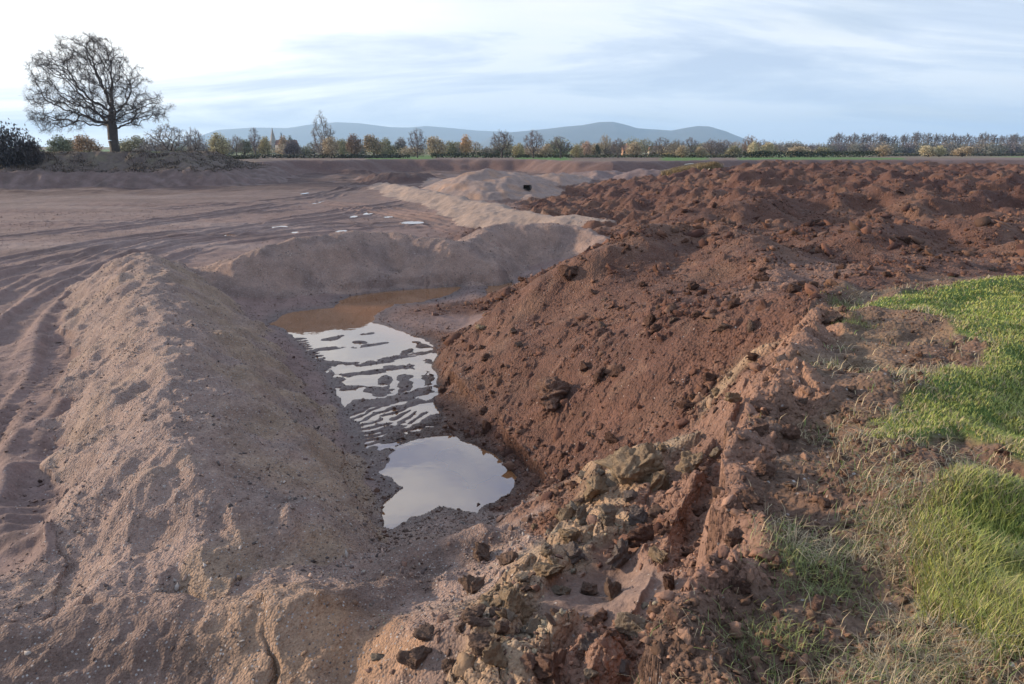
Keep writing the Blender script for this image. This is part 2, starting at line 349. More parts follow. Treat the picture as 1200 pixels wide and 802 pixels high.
# interpolate on a regular (azimuth, log distance) table, then look the table up
TU = np.linspace(az[0] - .05, az[-1] + .05, 640); TV = np.linspace(float(V.min()) - .05, float(V.max()) + .05, 520)
tu, tv = np.meshgrid(TU, TV)
th_ = sol[n] + sol[n + 1] * tu + sol[n + 2] * tv; tW = np.zeros((8,) + tu.shape)
for i in range(n):
    d2 = (tu - cu[i, 0]) ** 2 + (tv - cu[i, 1]) ** 2
    th_ += sol[i] * 0.5 * d2 * np.log(d2 + 1e-9)
    tW[ct[i]] += 1 / (d2 + 1e-5) ** 4
tW /= tW.sum(0)
def look(tab, u, v):
    a = np.clip((u - TU[0]) / (TU[1] - TU[0]), 0, len(TU) - 1.001); b = np.clip((v - TV[0]) / (TV[1] - TV[0]), 0, len(TV) - 1.001)
    j = a.astype(np.int32); i = b.astype(np.int32); a = (a - j).astype(f4); b = (b - i).astype(f4); tab = tab.astype(f4)
    return (tab[i, j] * (1 - a) + tab[i, j + 1] * a) * (1 - b) + (tab[i + 1, j] * (1 - a) + tab[i + 1, j + 1] * a) * b
h = look(th_, U, V)
W = np.stack([look(tW[k_], wu, wv) for k_ in range(8)])
h = np.clip(h, -0.15, 3.55)
# quiet the interpolation on the flat floor
flat = W[0]
h = h * (1 - flat) + flat * np.clip(h, 0.0, 0.8)

ID = np.zeros(xs.shape, np.int16)           # 0 floor
WT = W                                        # soil weights
ids = {}
print('T %.1f # ---- far side of the pit' % (time.time() - T0))
# ---- far side of the pit: foot line at z 0.1, the field stands 3.2 m above it, the old soil bank on the left 5 m
foot = [P(-500,226,.1)[:2], P(-200,225,.1)[:2], P(0,223.5,.1)[:2], P(150,222,.1)[:2], P(280,220,.1)[:2], P(330,215,.1)[:2], P(345,209,.1)[:2], P(352,205.5,.1)[:2],
        P(360,204,.1)[:2], P(440,203,.1)[:2], P(460,201,.1)[:2], P(520,200.5,.1)[:2], P(600,201,.1)[:2], P(650,206,.1)[:2], P(720,208,.1)[:2], P(790,206,.1)[:2], P(900,202.5,.1)[:2], P(1400,202.5,.1)[:2], np.array([300., 20.]), np.array([60., -60.]), np.array([-200., -60.]), np.array([-300., 60.])]
wx = xs + 2.2 * fbm(xs, ys, 9, 4, 60, sp=sp); wy = ys + 2.2 * fbm(xs, ys, 9, 4, 66, sp=sp)
sdw = sdpoly(wx, wy, foot)
sdf = np.where(ys > 60, sdw, -50.0)
leftw = sstep(0, 1, (PD(350, 110) * ys / 110 - xs) / 6 + 0.5) * (ys < 150)
fr = np.clip(sdf, 0, 60)
wall_l = 0.1 + 2.3 * sstep(0, 6.5, fr) + 0.35 * sstep(6, 10, fr) + 2.1 * sstep(9, 14.5, fr) * (1 - .75 * sstep(PD(190, 110), PD(310, 110), xs))
wall_f = 0.1 + 3.0 * sstep(0, 7, fr)
wall = leftw * wall_l + (1 - leftw) * wall_f
# left soil bank falls back to field level behind its crest
wall = np.where(leftw > 0.5, np.where(fr > 30, wall * (1 - sstep(30, 60, fr)) + 3.3 * sstep(30, 60, fr), wall), wall)
om = (sdf > 0)
rightarea = (W[3] > 0.5) & (xs > 20)
h = np.where(om & ~rightarea, np.maximum(h * 0 + wall, 0.1), h)
h = np.where(om & rightarea, np.maximum(np.minimum(h, 3.0), wall), h)
h = np.where(om & (sdf > 40), np.where(leftw > .5, h, 3.15), h)
# soil on the far walls
for k_, val in (('F', 0.0),):
    pass
Wo = np.zeros_like(W); Wo[0] = 1
for k_ in range(8): W[k_] = np.where(om, Wo[k_], W[k_])
ID = np.where(om & (leftw > .5), 5, ID)

# ---- edge of the living turf on the verge
GP = [P(a, b, 3.2)[:2] for a, b in [(1250,316),(1200,324),(1120,334),(1040,347),(985,357),(1050,362),(1105,378),(1150,402),(1146,424),(1105,440),(1078,475),(1045,500),(1022,530),(1060,546),(1120,528),(1180,558),(1205,590),(1190,612),(1088,600),(1050,640),(1048,690),(1072,735),(1150,780),(1190,840),(1500,900),(3500,900),(6000,600),(5000,310),(1600,300)]]
gm = (RG[:kn] < 60)
gsd = np.where(gm, sdpoly(xs + .25 * fbm(xs, ys, .7, 4, 130, sp=sp), ys + .25 * fbm(xs, ys, .7, 4, 135, sp=sp), GP), 9)
gw = sstep(.06, -.08, gsd); near_r = W[6] + W[7]
for k_ in range(8):
    W[k_] = W[k_] * (1 - gw)
W[7] += 0; W[6] += W[7]; W[7] = gw * 1.0
h += .10 * sstep(.5, .0, np.abs(gsd + .15)) * (gm)

# ---- the dug face of the bank: a near vertical step along this lip
LIP = [P(a, b, c) for a, b, c in ((975,345,2.9),(958,362,3.0),(930,402,3.05),(897,460,3.08),(870,520,3.1),(850,580,3.12),(835,640,3.15),(815,700,3.15),(788,765,3.2),(752,850,3.2))]
bm = (RG[:kn] < 16) & (AG[:kn] > -.2)
bx, by, bs = xs[bm], ys[bm], sp[bm]
gx = bx + .30 * fbm(bx, by, .9, 5, 160, sp=bs); gy = by + .22 * fbm(bx, by, .9, 5, 163, sp=bs)
d, sg, s, zc = polydist(gx, gy, smooth_line(LIP, 3)); d = d * sg      # left of the lip positive
fade = sstep(1.8, 5.0, s)
cap = zc - fade * (1.32 * sstep(0, .32, d) + .12 * sstep(.34, .6, d)) - .25 * np.clip(d, 0, .3) + 4.0 * sstep(.6, 1.7, d) + 1.2 * (1 - fade)
hb_ = h[bm]; hb_ = np.where(d > 0, np.minimum(hb_, cap), np.maximum(hb_, zc - .25 * np.clip(-d, 0, .5) * 0 - 3 * sstep(.6, 1.2, -d)))
hb_ = hb_ + .10 * np.exp(-((d + .15) / .16) ** 2); h[bm] = hb_
LIPD = np.full(xs.shape, 9, f4); LIPD[bm] = d
print('T %.1f # ---- ridges of spoil dumped' % (time.time() - T0))
# ---- ridges of spoil dumped by machine: crest polylines, angle of repose sides
def crest(pts): return [P(a, b, c) for a, b, c in pts]
RIDGES = [
 # id, crest points, slope left, slope right, rounding, soil, warp
 (1, crest([(165,291,1.75),(178,318,1.85),(192,350,1.8),(200,385,1.78),(208,425,1.75),(216,470,1.72),(224,510,1.65),(230,545,1.58),(220,580,1.5)]), .86, .74, .85, 'G', .22),
 (2, crest([(232,310,1.0),(285,297,1.5),(340,283,1.75),(395,273,1.95),(450,271,1.85),(500,277,1.7),(545,281,1.55),(575,266,1.75),(610,262,1.85),(660,263,1.8),(695,271,1.6),(714,290,1.2)]), .6, .72, .3, 'G', .22),
 (3, crest([(447,214,.9),(480,219,1.3),(520,227,1.3),(560,236,1.35),(600,245,1.4),(650,252,1.4),(700,257,1.4),(760,266,1.2)]), .45, .45, .5, 'G', .5),
 (4, crest([(518,212,1.0),(545,206,2.3),(575,198,3.2),(600,202,2.7),(620,205,2.1),(650,203,2.3),(680,206,1.2)]), .40, .42, .6, 'G', .9),
 (4, crest([(500,209,.4),(530,211,1.2),(560,214,1.1),(600,217,.9),(622,220,.5)]), .32, .32, .8, 'G', .8),
 (6, crest([(655,203,1.4),(700,200,2.2),(730,202,1.6),(760,199,2.5),(800,200,2.2)]), .35, .35, .8, 'F', 1.4),
 (7, crest([(765,216,1.2),(785,207,2.2),(805,199,3.0),(832,195.5,3.4)]), .5, .45, .5, 'D', .5),
 (14, crest([(432,206,.6),(450,203,1.6),(470,201.5,2.0),(495,203,1.3)]), .4, .4, .7, 'F', .8),
 (8, crest([(325,205,.3),(360,196,1.5),(392,192,2.2),(415,196,1.5)]), .35, .35, .8, 'F', .8),
 (10, crest([(652,334,1.75),(668,311,2.4),(700,295,2.75),(735,281,3.0),(770,267,3.15),(832,262,3.2),(875,283,3.05),(905,320,2.95)]), .66, .82, .25, 'R', .3),
 (10, crest([(858,238,3.1),(910,226,3.3),(1000,222,3.35),(1120,228,3.3),(1260,224,3.3)]), .5, .60, .6, 'R', .9),
 (10, crest([(1010,268,3.1),(1080,258,3.1),(1180,262,3.15),(1280,258,3.1)]), .6, .6, .4, 'R', .5),
 # low sandy lip and the gravel spur towards the pool
 (9, crest([(640,598,.95),(560,622,.8),(500,640,.72),(430,668,.82),(390,690,1.12),(330,715,1.1),(250,728,.95),(150,712,.92),(40,735,.9),(-60,745,.8)]), .45, .8, .12, 'S', .16),
]
DW = np.zeros(xs.shape, f4)
for rid, cp, sl, sr, rnd, soil, wp in RIDGES:
    cpa = np.array(cp); mx = cpa[:, 2].max() / min(sl, sr) + 2
    box = (xs > cpa[:, 0].min() - mx) & (xs < cpa[:, 0].max() + mx) & (ys > cpa[:, 1].min() - mx) & (ys < cpa[:, 1].max() + mx)
    bx, by, bs = xs[box], ys[box], sp[box]
    wl = 1.3 if wp < .3 else 4
    gx = bx + wp * 1.6 * fbm(bx, by, wl, 3, 70 + rid, sp=bs); gy = by + wp * 1.6 * fbm(bx, by, wl, 3, 80 + rid, sp=bs)
    cpa = smooth_line(cpa, 3)
    bh = np.full(bx.shape, -9, f4); sg = np.zeros(bx.shape, f4); s = np.zeros(bx.shape, f4); d = np.zeros(bx.shape, f4); s0 = 0.0
    for i in range(len(cpa) - 1):
        a = cpa[i]; b_ = cpa[i + 1]; dx, dy = float(b_[0] - a[0]), float(b_[1] - a[1]); l2 = dx * dx + dy * dy; ln = math.sqrt(l2)
        t_ = np.clip(((gx - f4(a[0])) * dx + (gy - f4(a[1])) * dy) / l2, 0, 1)
        dd_ = np.hypot(gx - f4(a[0]) - t_ * dx, gy - f4(a[1]) - t_ * dy)
        sgn = ((gx - f4(a[0])) * dy - (gy - f4(a[1])) * dx) / ln / (dd_ + 1e-4); sgn = np.clip(sgn, -1, 1)
        hs_ = f4(a[2]) + t_ * float(b_[2] - a[2]) - ((sl + sr) / 2 + sgn * (sr - sl) / 2) * (np.sqrt(dd_ * dd_ + rnd * rnd) - rnd * .8)
        m_ = hs_ > bh
        bh = np.where(m_, hs_, bh); sg = np.where(m_, sgn, sg); s = np.where(m_, s0 + t_ * ln, s); d = np.where(m_, dd_, d); s0 += ln
    run = (fbm(bx * 1.0, by * .6, 1.2 if wp < .3 else 3.5, 3, 90 + rid, sp=bs) + (.50 * fbm(s, d * .22, .8 if wp < .3 else 2.4, 3, 190 + rid, sp=bs) if rid not in (1, 10) else 0)) * np.clip(d / 1.2, 0, 1)
    hh = bh + (0.12 if wp < .3 else .22) * fbm(bx, by, 2.5, 2, 95 + rid) + run * (0.18 if wp < .3 else 0.4)
    # concave toe
    base = h[box]
    k = 0.10 if wp < .3 else .25
    toe = np.logaddexp(hh / k, base / k) * k
    toe = np.where(toe - np.maximum(hh, base) > 1e-4, toe, np.maximum(hh, base))
    h[box] = toe
    g = sstep(-.05, .12, hh - base + 0.05 * fbm(bx, by, .5, 3, 33, sp=bs))
    if soil == 'D':
        dd = DW[box]; DW[box] = np.maximum(dd, g)
    ti = TYPES.index('S' if soil == 'D' else soil)
    for k_ in range(8):
        w_ = W[k_][box]; W[k_][box] = w_ * (1 - g) + (g if k_ == ti else 0)
    ii = ID[box]; ii = np.where(g > 0.5, rid, ii); ID[box] = ii

for px, py, z_, rad, dep in ((205,632,1.0,.55,-.28),(120,660,.9,.5,-.15),(270,655,.9,.5,.10),(160,610,1.0,.45,.08),(330,640,.7,.6,.10)):
    q = P(px, py, z_); h += dep * np.exp(-(((xs - q[0]) / (rad * 1.5)) ** 2 + ((ys - q[1]) / rad) ** 2)) * (RG[:kn] < 14)
# slumps on the flanks of the long ridge
q = (ID == 1); h[q] += (.16 * fbm(xs[q] * .8 + ys[q] * .5, ys[q] * .5 - xs[q] * .3, .9, 4, 133, sp=sp[q], ridged=True) * sstep(.25, .8, h[q]) * .6).astype(f4)
print('T %.1f # ---- puddles: shore' % (time.time() - T0))
# ---- puddles: shore outlines read off the photograph, laid on the z = 0 plane
def PW(pts, z=0.0): return [P(a, b, z)[:2] for a, b in pts]
pool_near = PW([(443,537),(455,528),(480,517),(510,511),(535,512),(560,524),(585,533),(602,548),(607,563),(592,580),(570,592),(556,602),(545,598),(530,594),(512,594),(497,600),(478,610),(462,622),(444,618),(446,606),(458,585),(470,573),(462,563),(445,555)])
pool_track = PW([(322,378),(340,392),(362,415),(385,440),(398,465),(408,488),(424,505),(432,530),(438,545),(446,536),(462,520),(490,506),(515,498),(518,480),(508,470),(520,462),(538,452),(552,446),(546,430),(526,430),(512,415),(506,405),(484,394),(455,383),(438,378),(395,379),(345,374)])
pool_orange = PW([(316,381),(326,372),(340,366),(391,361),(398,353),(412,347),(448,342),(500,338),(535,334),(541,338),(520,348),(496,354),(462,357),(442,367),(436,380),(395,381),(345,385),(330,385)])
pool_back = PW([(570,334),(585,331),(600,331),(604,340),(592,349),(578,352),(570,346)])
shal = np.zeros(xs.shape, f4)
near = (RG[:kn] < 45)
ni = int(np.searchsorted(rr, 45)); nx, ny, nsp = xs[:ni], ys[:ni], sp[:ni]
wnx = nx + .12 * fbm(nx, ny, .5, 3, 140, sp=nsp); wny = ny + .12 * fbm(nx, ny, .5, 3, 143, sp=nsp)
hn = h[:ni]
floor_amp = np.zeros(hn.shape, f4)
sd_all = np.full(hn.shape, 9.0, f4)
for pl in (pool_near, pool_track, pool_orange, pool_back):
    sd_all = np.minimum(sd_all, sdpoly(wnx, wny, pl))
# ground just outside the pools is a low wet beach
beach = sstep(1.0, 0.0, sd_all)
sdt = sdpoly(wnx, wny, pool_track); tgt = np.where(sd_all < 0, -0.02 + np.where(sdt < .1, .020 * fbm(nx, ny, .8, 5, 147, sp=nsp, gain=.6) + .08 * sstep(-.30, -.0, sdt) * 0 + 0.06 * np.clip(sd_all, -.28, 0), 0.35 * np.clip(sd_all, -0.28, 0)), 0.01 + 0.10 * sd_all)
steep = np.clip(hn, 0, None)
hn = np.where(sd_all < 0, np.minimum(hn, tgt + 2.0 * np.clip(hn - .22, 0, None)), hn)
m_ = (sd_all >= 0) & (sd_all < 1.0) & (hn < 0.35)
hn = np.where(m_, hn * (1 - .8 * beach) + .8 * beach * tgt, hn)
hn = np.where((sd_all >= 0), np.maximum(hn, 0.012 + 0.03 * np.clip(sd_all, 0, 1)), hn)
# machine track prints standing out of the shallow water
BARS = [([(384,398),(410,393),(430,391)], .10), ([(352,412),(392,408),(420,402)], .12), ([(418,407),(450,402)], .05), ([(366,424),(410,428),(445,424)], .13), ([(452,421),(480,417),(510,412)], .07), ([(455,424),(470,416),(485,410)], .04),
        ([(392,441),(440,436),(470,431)], .07), ([(378,446),(398,455),(430,456),(455,459)], .12), ([(456,430),(450,446),(446,462)], .05), ([(478,427),(476,444),(470,462)], .06), ([(498,436),(505,447),(500,458)], .04),
        ([(392,478),(430,474),(470,466),(520,453)], .20), ([(430,490),(470,478),(512,464)], .07), ([(455,505),(480,494),(510,482)], .05), ([(434,545),(442,530),(462,514),(495,503),(535,499)], .20),
        ([(372,430),(380,440),(396,448)], .16), ([(485,402),(520,415),(545,432)], .10), ([(500,420),(520,436),(528,450)], .07)]
for bi, (pts, wd) in enumerate(BARS):
    d, sg, s, _ = polydist(nx + .05 * fbm(nx, ny, .3, 3, 141, sp=nsp), ny + .05 * fbm(nx, ny, .3, 3, 142, sp=nsp), PW(pts))
    wv_ = wd * (.85 + .4 * fbm(nx, ny, .8, 3, 148 + bi))
    top = 0.024 + .022 * fbm(nx, ny, .35, 4, 149, sp=nsp)
    bar = top - .09 * sstep(-.08, -.24, fbm(nx, ny, .7, 3, 240 + bi)) - 0.20 * np.clip(d - wv_, 0, None)
    hn = np.where((sd_all < 0.05) & (bar > hn) & (d < wv_ + .4), bar, hn)
# grouser prints half under water: ripples across two track lines
for pts, wd in (([(402,488),(430,500),(452,520)], .42), ([(424,474),(470,486),(500,492)], .26), ([(350,398),(372,420)], .12)):
    d, sg, s, _ = polydist(wnx, wny, PW(pts))
    bar = 0.004 + 0.022 * np.sin(s * 2 * math.pi / 0.21 + 2.5 * d) + .02 * fbm(nx, ny, .4, 3, 159, sp=nsp) - .25 * np.clip(d - wd, 0, None)
    hn = np.where((sd_all < 0.05) & (bar > hn) & (d < wd + .2), bar, hn)
# cleat ripple in the shallow part near (430,500)
hn = hn + np.where((sd_all < .3) & (hn < .1) & (hn > -.06), 0.010 * fbm(nx, ny, .22, 3, 155, sp=nsp), 0)
h[:ni] = hn

print('T %.1f # ---- vehicle ruts' % (time.time() - T0))
# ---- vehicle ruts over the pit floor
TRK = [
 ([(-120,700),(-20,560),(40,470),(75,400),(105,345),(190,296),(330,272),(520,256)], 1),
 ([(-200,600),(-40,500),(10,430),(40,370),(90,320),(200,280),(420,250)], 1),
 ([(-150,420),(0,345),(100,305),(240,276),(400,262),(560,262)], 1),
 ([(-200,360),(0,312),(150,282),(330,258),(480,236),(560,225)], 1),
 ([(-200,300),(50,275),(250,250),(370,232),(400,222),(440,212)], 1),
 ([(100,240),(250,238),(350,235),(420,240),(500,252),(570,262)], 1),
 ([(0,262),(180,258),(330,244),(400,243),(470,250),(560,268)], 1),
 ([(-100,246),(120,246),(300,236),(380,226),(430,216),(520,205)], 1),
 ([(60,640),(62,560),(75,500),(110,440),(150,390)], 1),
 ([(-60,560),(20,500),(60,460),(90,430)], 1),
]
fw = W[0] * (~om)
shade_f = np.zeros(xs.shape, f4)
fm = (fw > .03) & (RG[:kn] < 130) & (ID != 1); tx, ty, tsp, tfw = xs[fm], ys[fm], sp[fm], fw[fm]
tcol = np.zeros(tx.shape, f4); tdh = np.zeros(tx.shape, f4)
for ti, (pts, w_) in enumerate(TRK):
    sm = smooth_line([P(a, b, .4)[:2] for a, b in pts], 3)
    d, sg, s, _ = polydist(tx, ty, sm)
    dd = d * sg
    prof = np.zeros(tx.shape, f4); mk = np.zeros(tx.shape, f4)
    for off in (-1.05, 1.05):
        e = np.abs(dd - off - 0.12 * np.sin(s * .35 + ti))
        r_ = sstep(.42, .24, e)
        prof += -0.07 * r_ + 0.06 * np.exp(-((e - .5) / .13) ** 2)
        prof += r_ * 0.022 * np.sin(s * 2 * math.pi / .24 + 1.5 * np.abs(dd - off)) * np.clip(.24 / (3 * tsp) - .5, 0, 1)
        mk += r_
    brk = sstep(0.0, 0.6, fbm(tx, ty, 9, 2, 170 + ti) + .55)
    tdh += prof * brk + 0.055 * fbm(s * .12, dd, 1.2, 4, 180 + ti, sp=tsp) * sstep(7, 1, d)
    tcol = np.maximum(tcol, mk * brk)
h[fm] += tdh * tfw; shade_f[fm] = tcol * tfw
print('T %.1f # ---- material-wise' % (time.time() - T0))
# ---- material-wise roughness of the surface
slopey = 1.0
h += fw * ((0.06 * fbm(xs, ys, 5, 6, 200, sp=sp) + .045 * fbm(xs, ys * .7, 1.3, 4, 206, sp=sp, ridged=True)) * np.where(RG[:kn] < 45, sstep(-.0, 1.2, np.concatenate([sd_all, np.full((kn - ni, NA), 9, f4)])), 1))
cw_amp = np.clip(h / .3, 0, 1)
def on(wt, fn):
    """add a roughness only where its soil lies"""
    m = wt > .03
    if m.any(): h[m] += (wt[m] * fn(xs[m], ys[m], sp[m], RG[:kn][m])).astype(f4)
on(W[1] * cw_amp, lambda x, y, q, r: 0.10 * fbm(x, y, 1.3, 7, 210, sp=q, gain=.58) + .055 * fbm(x, y, .6, 4, 215, sp=q * .6, ridged=True) + 0.5 * clods(x, y, .10, 220, .35, .15, .45, sp=q))
on(W[2] * cw_amp, lambda x, y, q, r: 0.14 * fbm(x, y, 1.1, 6, 230, sp=q) + 0.05 * fbm(x, y, .5, 4, 235, sp=q, ridged=True) + .4 * clods(x, y, .12, 240, .3, .15, .4, sp=q))
on(W[3] * np.clip(h / .25 + .15, 0.1, 1), lambda x, y, q, r: 0.42 * fbm(x, y, 2.6, 6, 250, sp=q) * np.clip(r / 25, .7, 2.2) + (.55 + .75 * sstep(-.15, .3, fbm(x, y, 3.2, 2, 255))) * (0.42 * clods(x, y, .62, 260, .45, .2, .55, sp=q) * np.clip(r / 25, .8, 2.2) + .65 * clods(x, y, .26, 270, .6, .2, .6, sp=q)) + .95 * clods(x, y, .13, 280, .75, .25, .6, sp=q) + .7 * clods(x, y, .055, 290, .7, .2, .6, sp=q))
on(W[3] * sstep(22, 45, RG[:kn]), lambda x, y, q, r: 0.30 * fbm(x, y, 9, 3, 300, sp=q) + .45 * clods(x, y, 1.6, 310, .5, .2, .55, sp=q) + .42 * fbm(x, y, 2.2, 5, 305, sp=q * .6, ridged=True))
on(W[4], lambda x, y, q, r: 0.20 * fbm(x, y, 1.0, 5, 330, sp=q) + .50 * clods(x, y, .75, 335, .75, .3, .6, sp=q) + .6 * clods(x, y, .34, 336, .5, .25, .6, sp=q) + .5 * clods(x, y, .15, 345, .5, .2, .5, sp=q) - .05 * sstep(.035, .0, np.abs(fbm(x, y, .35, 4, 320, sp=q))))
on(W[5], lambda x, y, q, r: 0.20 * fbm(x, y, .9, 6, 350, sp=q) + .08 * fbm(x, y, .4, 4, 355, sp=q, ridged=True) + .85 * clods(x, y, .36, 360, .65, .28, .62, sp=q) + .6 * clods(x, y, .11, 370, .65, .2, .6, sp=q) + .5 * clods(x, y, .05, 375, .65, .2, .6, sp=q))
on(W[6], lambda x, y, q, r: 0.13 * fbm(x, y, .8, 6, 380, sp=q) + .5 * clods(x, y, .26, 390, .45, .2, .5, sp=q) + .6 * clods(x, y, .10, 395, .6, .2, .55, sp=q) + .5 * clods(x, y, .05, 398, .6, .2, .55, sp=q))
on(W[7], lambda x, y, q, r: .05 * fbm(x, y, .9, 5, 400, sp=q))
wl_ = om * 1.0
on((om & (leftw > .5)) * sstep(30, 16, sdf) * sstep(0, 2, sdf), lambda x, y, q, r: .42 * fbm(x, y * .5, 2.6, 4, 411, sp=q * .6, ridged=True))
on(W[0] * sstep(70, 130, RG[:kn]) * (~om), lambda x, y, q, r: .40 * fbm(x, y * .4, 9, 4, 412, sp=q * .6, ridged=True))
on(om * sstep(60, 20, sdf) * np.where(leftw > .5, 1.0, .6), lambda x, y, q, r: .30 * fbm(x, y, 3.5, 5, 410, sp=q))
on((om & (leftw > .5)) * sstep(5, 9, sdf), lambda x, y, q, r: .35 * clods(x, y, 1.4, 415, .5, .2, .5, sp=q))
# the open crack in the near sandy face
d, sg, s, _ = polydist(xs + .14 * fbm(xs, ys, .4, 4, 430, sp=sp), ys, [P(308,728,1.0)[:2], P(320,765,1.0)[:2], P(338,805,1.0)[:2]])
h += (-0.10 * sstep(.06, .0, d) * sstep(0, .5, s) + .05 * sstep(.45, .06, d) * (sg < 0)) * (ys < 8)
crk_ = sstep(.9, .1, d) * (ys < 8)

print('T %.1f # wetness' % (time.time() - T0))
# wetness
zz_ = h.copy()
wet = np.zeros(xs.shape, f4)
sda = np.concatenate([sd_all, np.full((kn - ni, NA), 9, f4)])
wet = sstep(.09, .01, h) * sstep(.9, .0, sda)

# small flat puddles out on the haul road: level the ground in an ellipse
SMALL = [(327,265.5,12,1.1),(288,263,3,.8),(304,262.5,4,.8),(290,270,4,.9),(400,270.5,8,1.1),(414,253.5,6,.9),(430,250,8,1.0),(483,260.5,17,1.3),(357,226.5,4,.7),(373,237,4,1.5),(345,272,6,.8),(455,254,7,.6),(268,275,9,.7)]
small_w = []
for px, py, hw, hh_ in SMALL:
    hw *= .7; c = P(px, py, .3); e1 = P(px + hw, py, .3); e2 = P(px, py - hh_, .3); rx = e1[0] - c[0]; ry = (e2[1] - c[1])
    th = math.atan2(c[0], c[1])
    ex = (xs - c[0]); ey = (ys - c[1])
    q = np.sqrt((ex / rx) ** 2 + (ey / ry) ** 2) + .75 * fbm(ex / rx, ey / ry * .6, 1.1, 3, 440 + int(px))
    g = sstep(1.5, 1.0, q)
    h = h * (1 - g) + g * (0.27 + 0.05 * (q - 1))
    small_w.append((c, rx, ry))
h = np.clip(h, -.3, 9)
H[:kn] = h
print('T %.1f # ground beyond: field' % (time.time() - T0))
# ground beyond: field, then slowly rolling country
fx, fy, fr_ = X[kn:], Y[kn:], RG[kn:]
H[kn:] = 3.15 + 9 * sstep(500, 1600, fr_) * (0.6 + fbm(fx, fy, 900, 2, 500)) + 0.08 * fbm(fx, fy, 60, 2, 501)
k0 = int(np.searchsorted(rr, 200))
bl = sstep(200, 262, RG[k0:kn]); H[k0:kn] = H[k0:kn] * (1 - bl) + 3.15 * bl

print('T %.1f # ----------------------------' % (time.time() - T0))
# ------------------------------------------------------------------ pigment
PIG = np.array([(.192, .127, .111), (.268, .184, .150), (.230, .155, .125), (.120, .059, .041), (.305, .208, .136), (.215, .125, .090), (.138, .088, .062), (.085, .135, .030)], f4)
C = np.zeros(X.shape + (4,), f4)
for k_ in range(8): C[:kn, :, :3] += W[k_][..., None] * PIG[k_]
big = fbm(xs, ys, 7, 4, 600, sp=sp); med = fbm(xs, ys, 1.4, 5, 610, sp=sp); fin = fbm(xs, ys, .35, 4, 620, sp=sp)
def mixc(mask, col, base=None):
    C[:kn, :, :3] = C[:kn, :, :3] * (1 - mask[..., None]) + mask[..., None] * np.array(col, f4)
# floor: pinker and greyer washes
mixc(W[0] * sstep(-.1, .45, big) * .6, (.215, .138, .118)); mixc(W[0] * sstep(.0, .5, med) * .4, (.19, .135, .125)); 
mixc(W[0] * sstep(.02, .5, -big) * .5, (.17, .105, .09))
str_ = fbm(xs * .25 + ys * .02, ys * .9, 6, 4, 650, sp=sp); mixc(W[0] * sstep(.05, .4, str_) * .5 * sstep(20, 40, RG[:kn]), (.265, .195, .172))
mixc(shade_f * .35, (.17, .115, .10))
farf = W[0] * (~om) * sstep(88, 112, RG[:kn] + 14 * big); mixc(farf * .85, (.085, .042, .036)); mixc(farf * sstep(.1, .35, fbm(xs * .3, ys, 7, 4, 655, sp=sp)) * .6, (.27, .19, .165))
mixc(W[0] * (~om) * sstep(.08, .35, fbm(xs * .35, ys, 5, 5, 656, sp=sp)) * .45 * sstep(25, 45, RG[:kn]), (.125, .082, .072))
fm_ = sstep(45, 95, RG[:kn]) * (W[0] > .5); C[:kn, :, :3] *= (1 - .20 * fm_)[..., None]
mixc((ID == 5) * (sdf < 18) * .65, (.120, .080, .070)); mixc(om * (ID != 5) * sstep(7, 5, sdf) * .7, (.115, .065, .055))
# gravel: sandy patches and grey stony patches
mixc(W[1] * sstep(.0, .5, med + .5 * fin) * .65, (.27, .19, .145)); mixc(W[1] * sstep(.05, .5, -med + .4 * fin) * .5, (.215, .155, .132))
d1, sg1, s1, z1 = polydist(xs, ys, np.array(RIDGES[0][1])); wr = (ID == 1) * (sg1 < 0) * sstep(.1, 1.0, d1)
mixc(W[1] * wr * sstep(-.4, .3, med) * .55, (.30, .205, .13))  # sunlit warmth of one flank painted into the gravel colour
# cross ridge and the long pale ridge
mixc((ID == 2) * sstep(-.2, .35, med + .4 * fin) * .7, (.29, .19, .15)); mixc((ID == 2) * sstep(.0, .4, -med) * .5, (.175, .12, .105))
mixc((ID == 3) * .7, (.30, .225, .18)); mixc((ID == 4) * .5, (.28, .21, .18)); mixc((ID == 4) * sstep(.0, .3, med) * .7, (.33, .20, .135)); mixc((ID == 6) * .6, (.22, .16, .15))
# red earth: browner dry patches, darker damp ones
mixc(W[3] * sstep(-.1, .5, med + .6 * big) * .65, (.170, .094, .063)); mixc(W[3] * sstep(.1, .5, -big + .5 * med) * .55, (.076, .036, .029))
mixc(W[3] * sstep(24, 60, RG[:kn]) * sstep(-.25, .3, -big) * .4, (.085, .038, .031))
mixc(W[3] * sstep(.20, .5, fin) * .35, (.19, .115, .08))
# haul track on the red plateau
dt, _, st, _ = polydist(xs, ys, [P(a, b, 2.85)[:2] for a, b in ((1260,312),(1180,305),(1080,296),(960,310),(900,345))])
tr_ = sstep(.9, .55, np.abs(dt)) * W[3]
mixc(tr_ * .6, (.21, .13, .10))
H[:kn] -= tr_ * .06
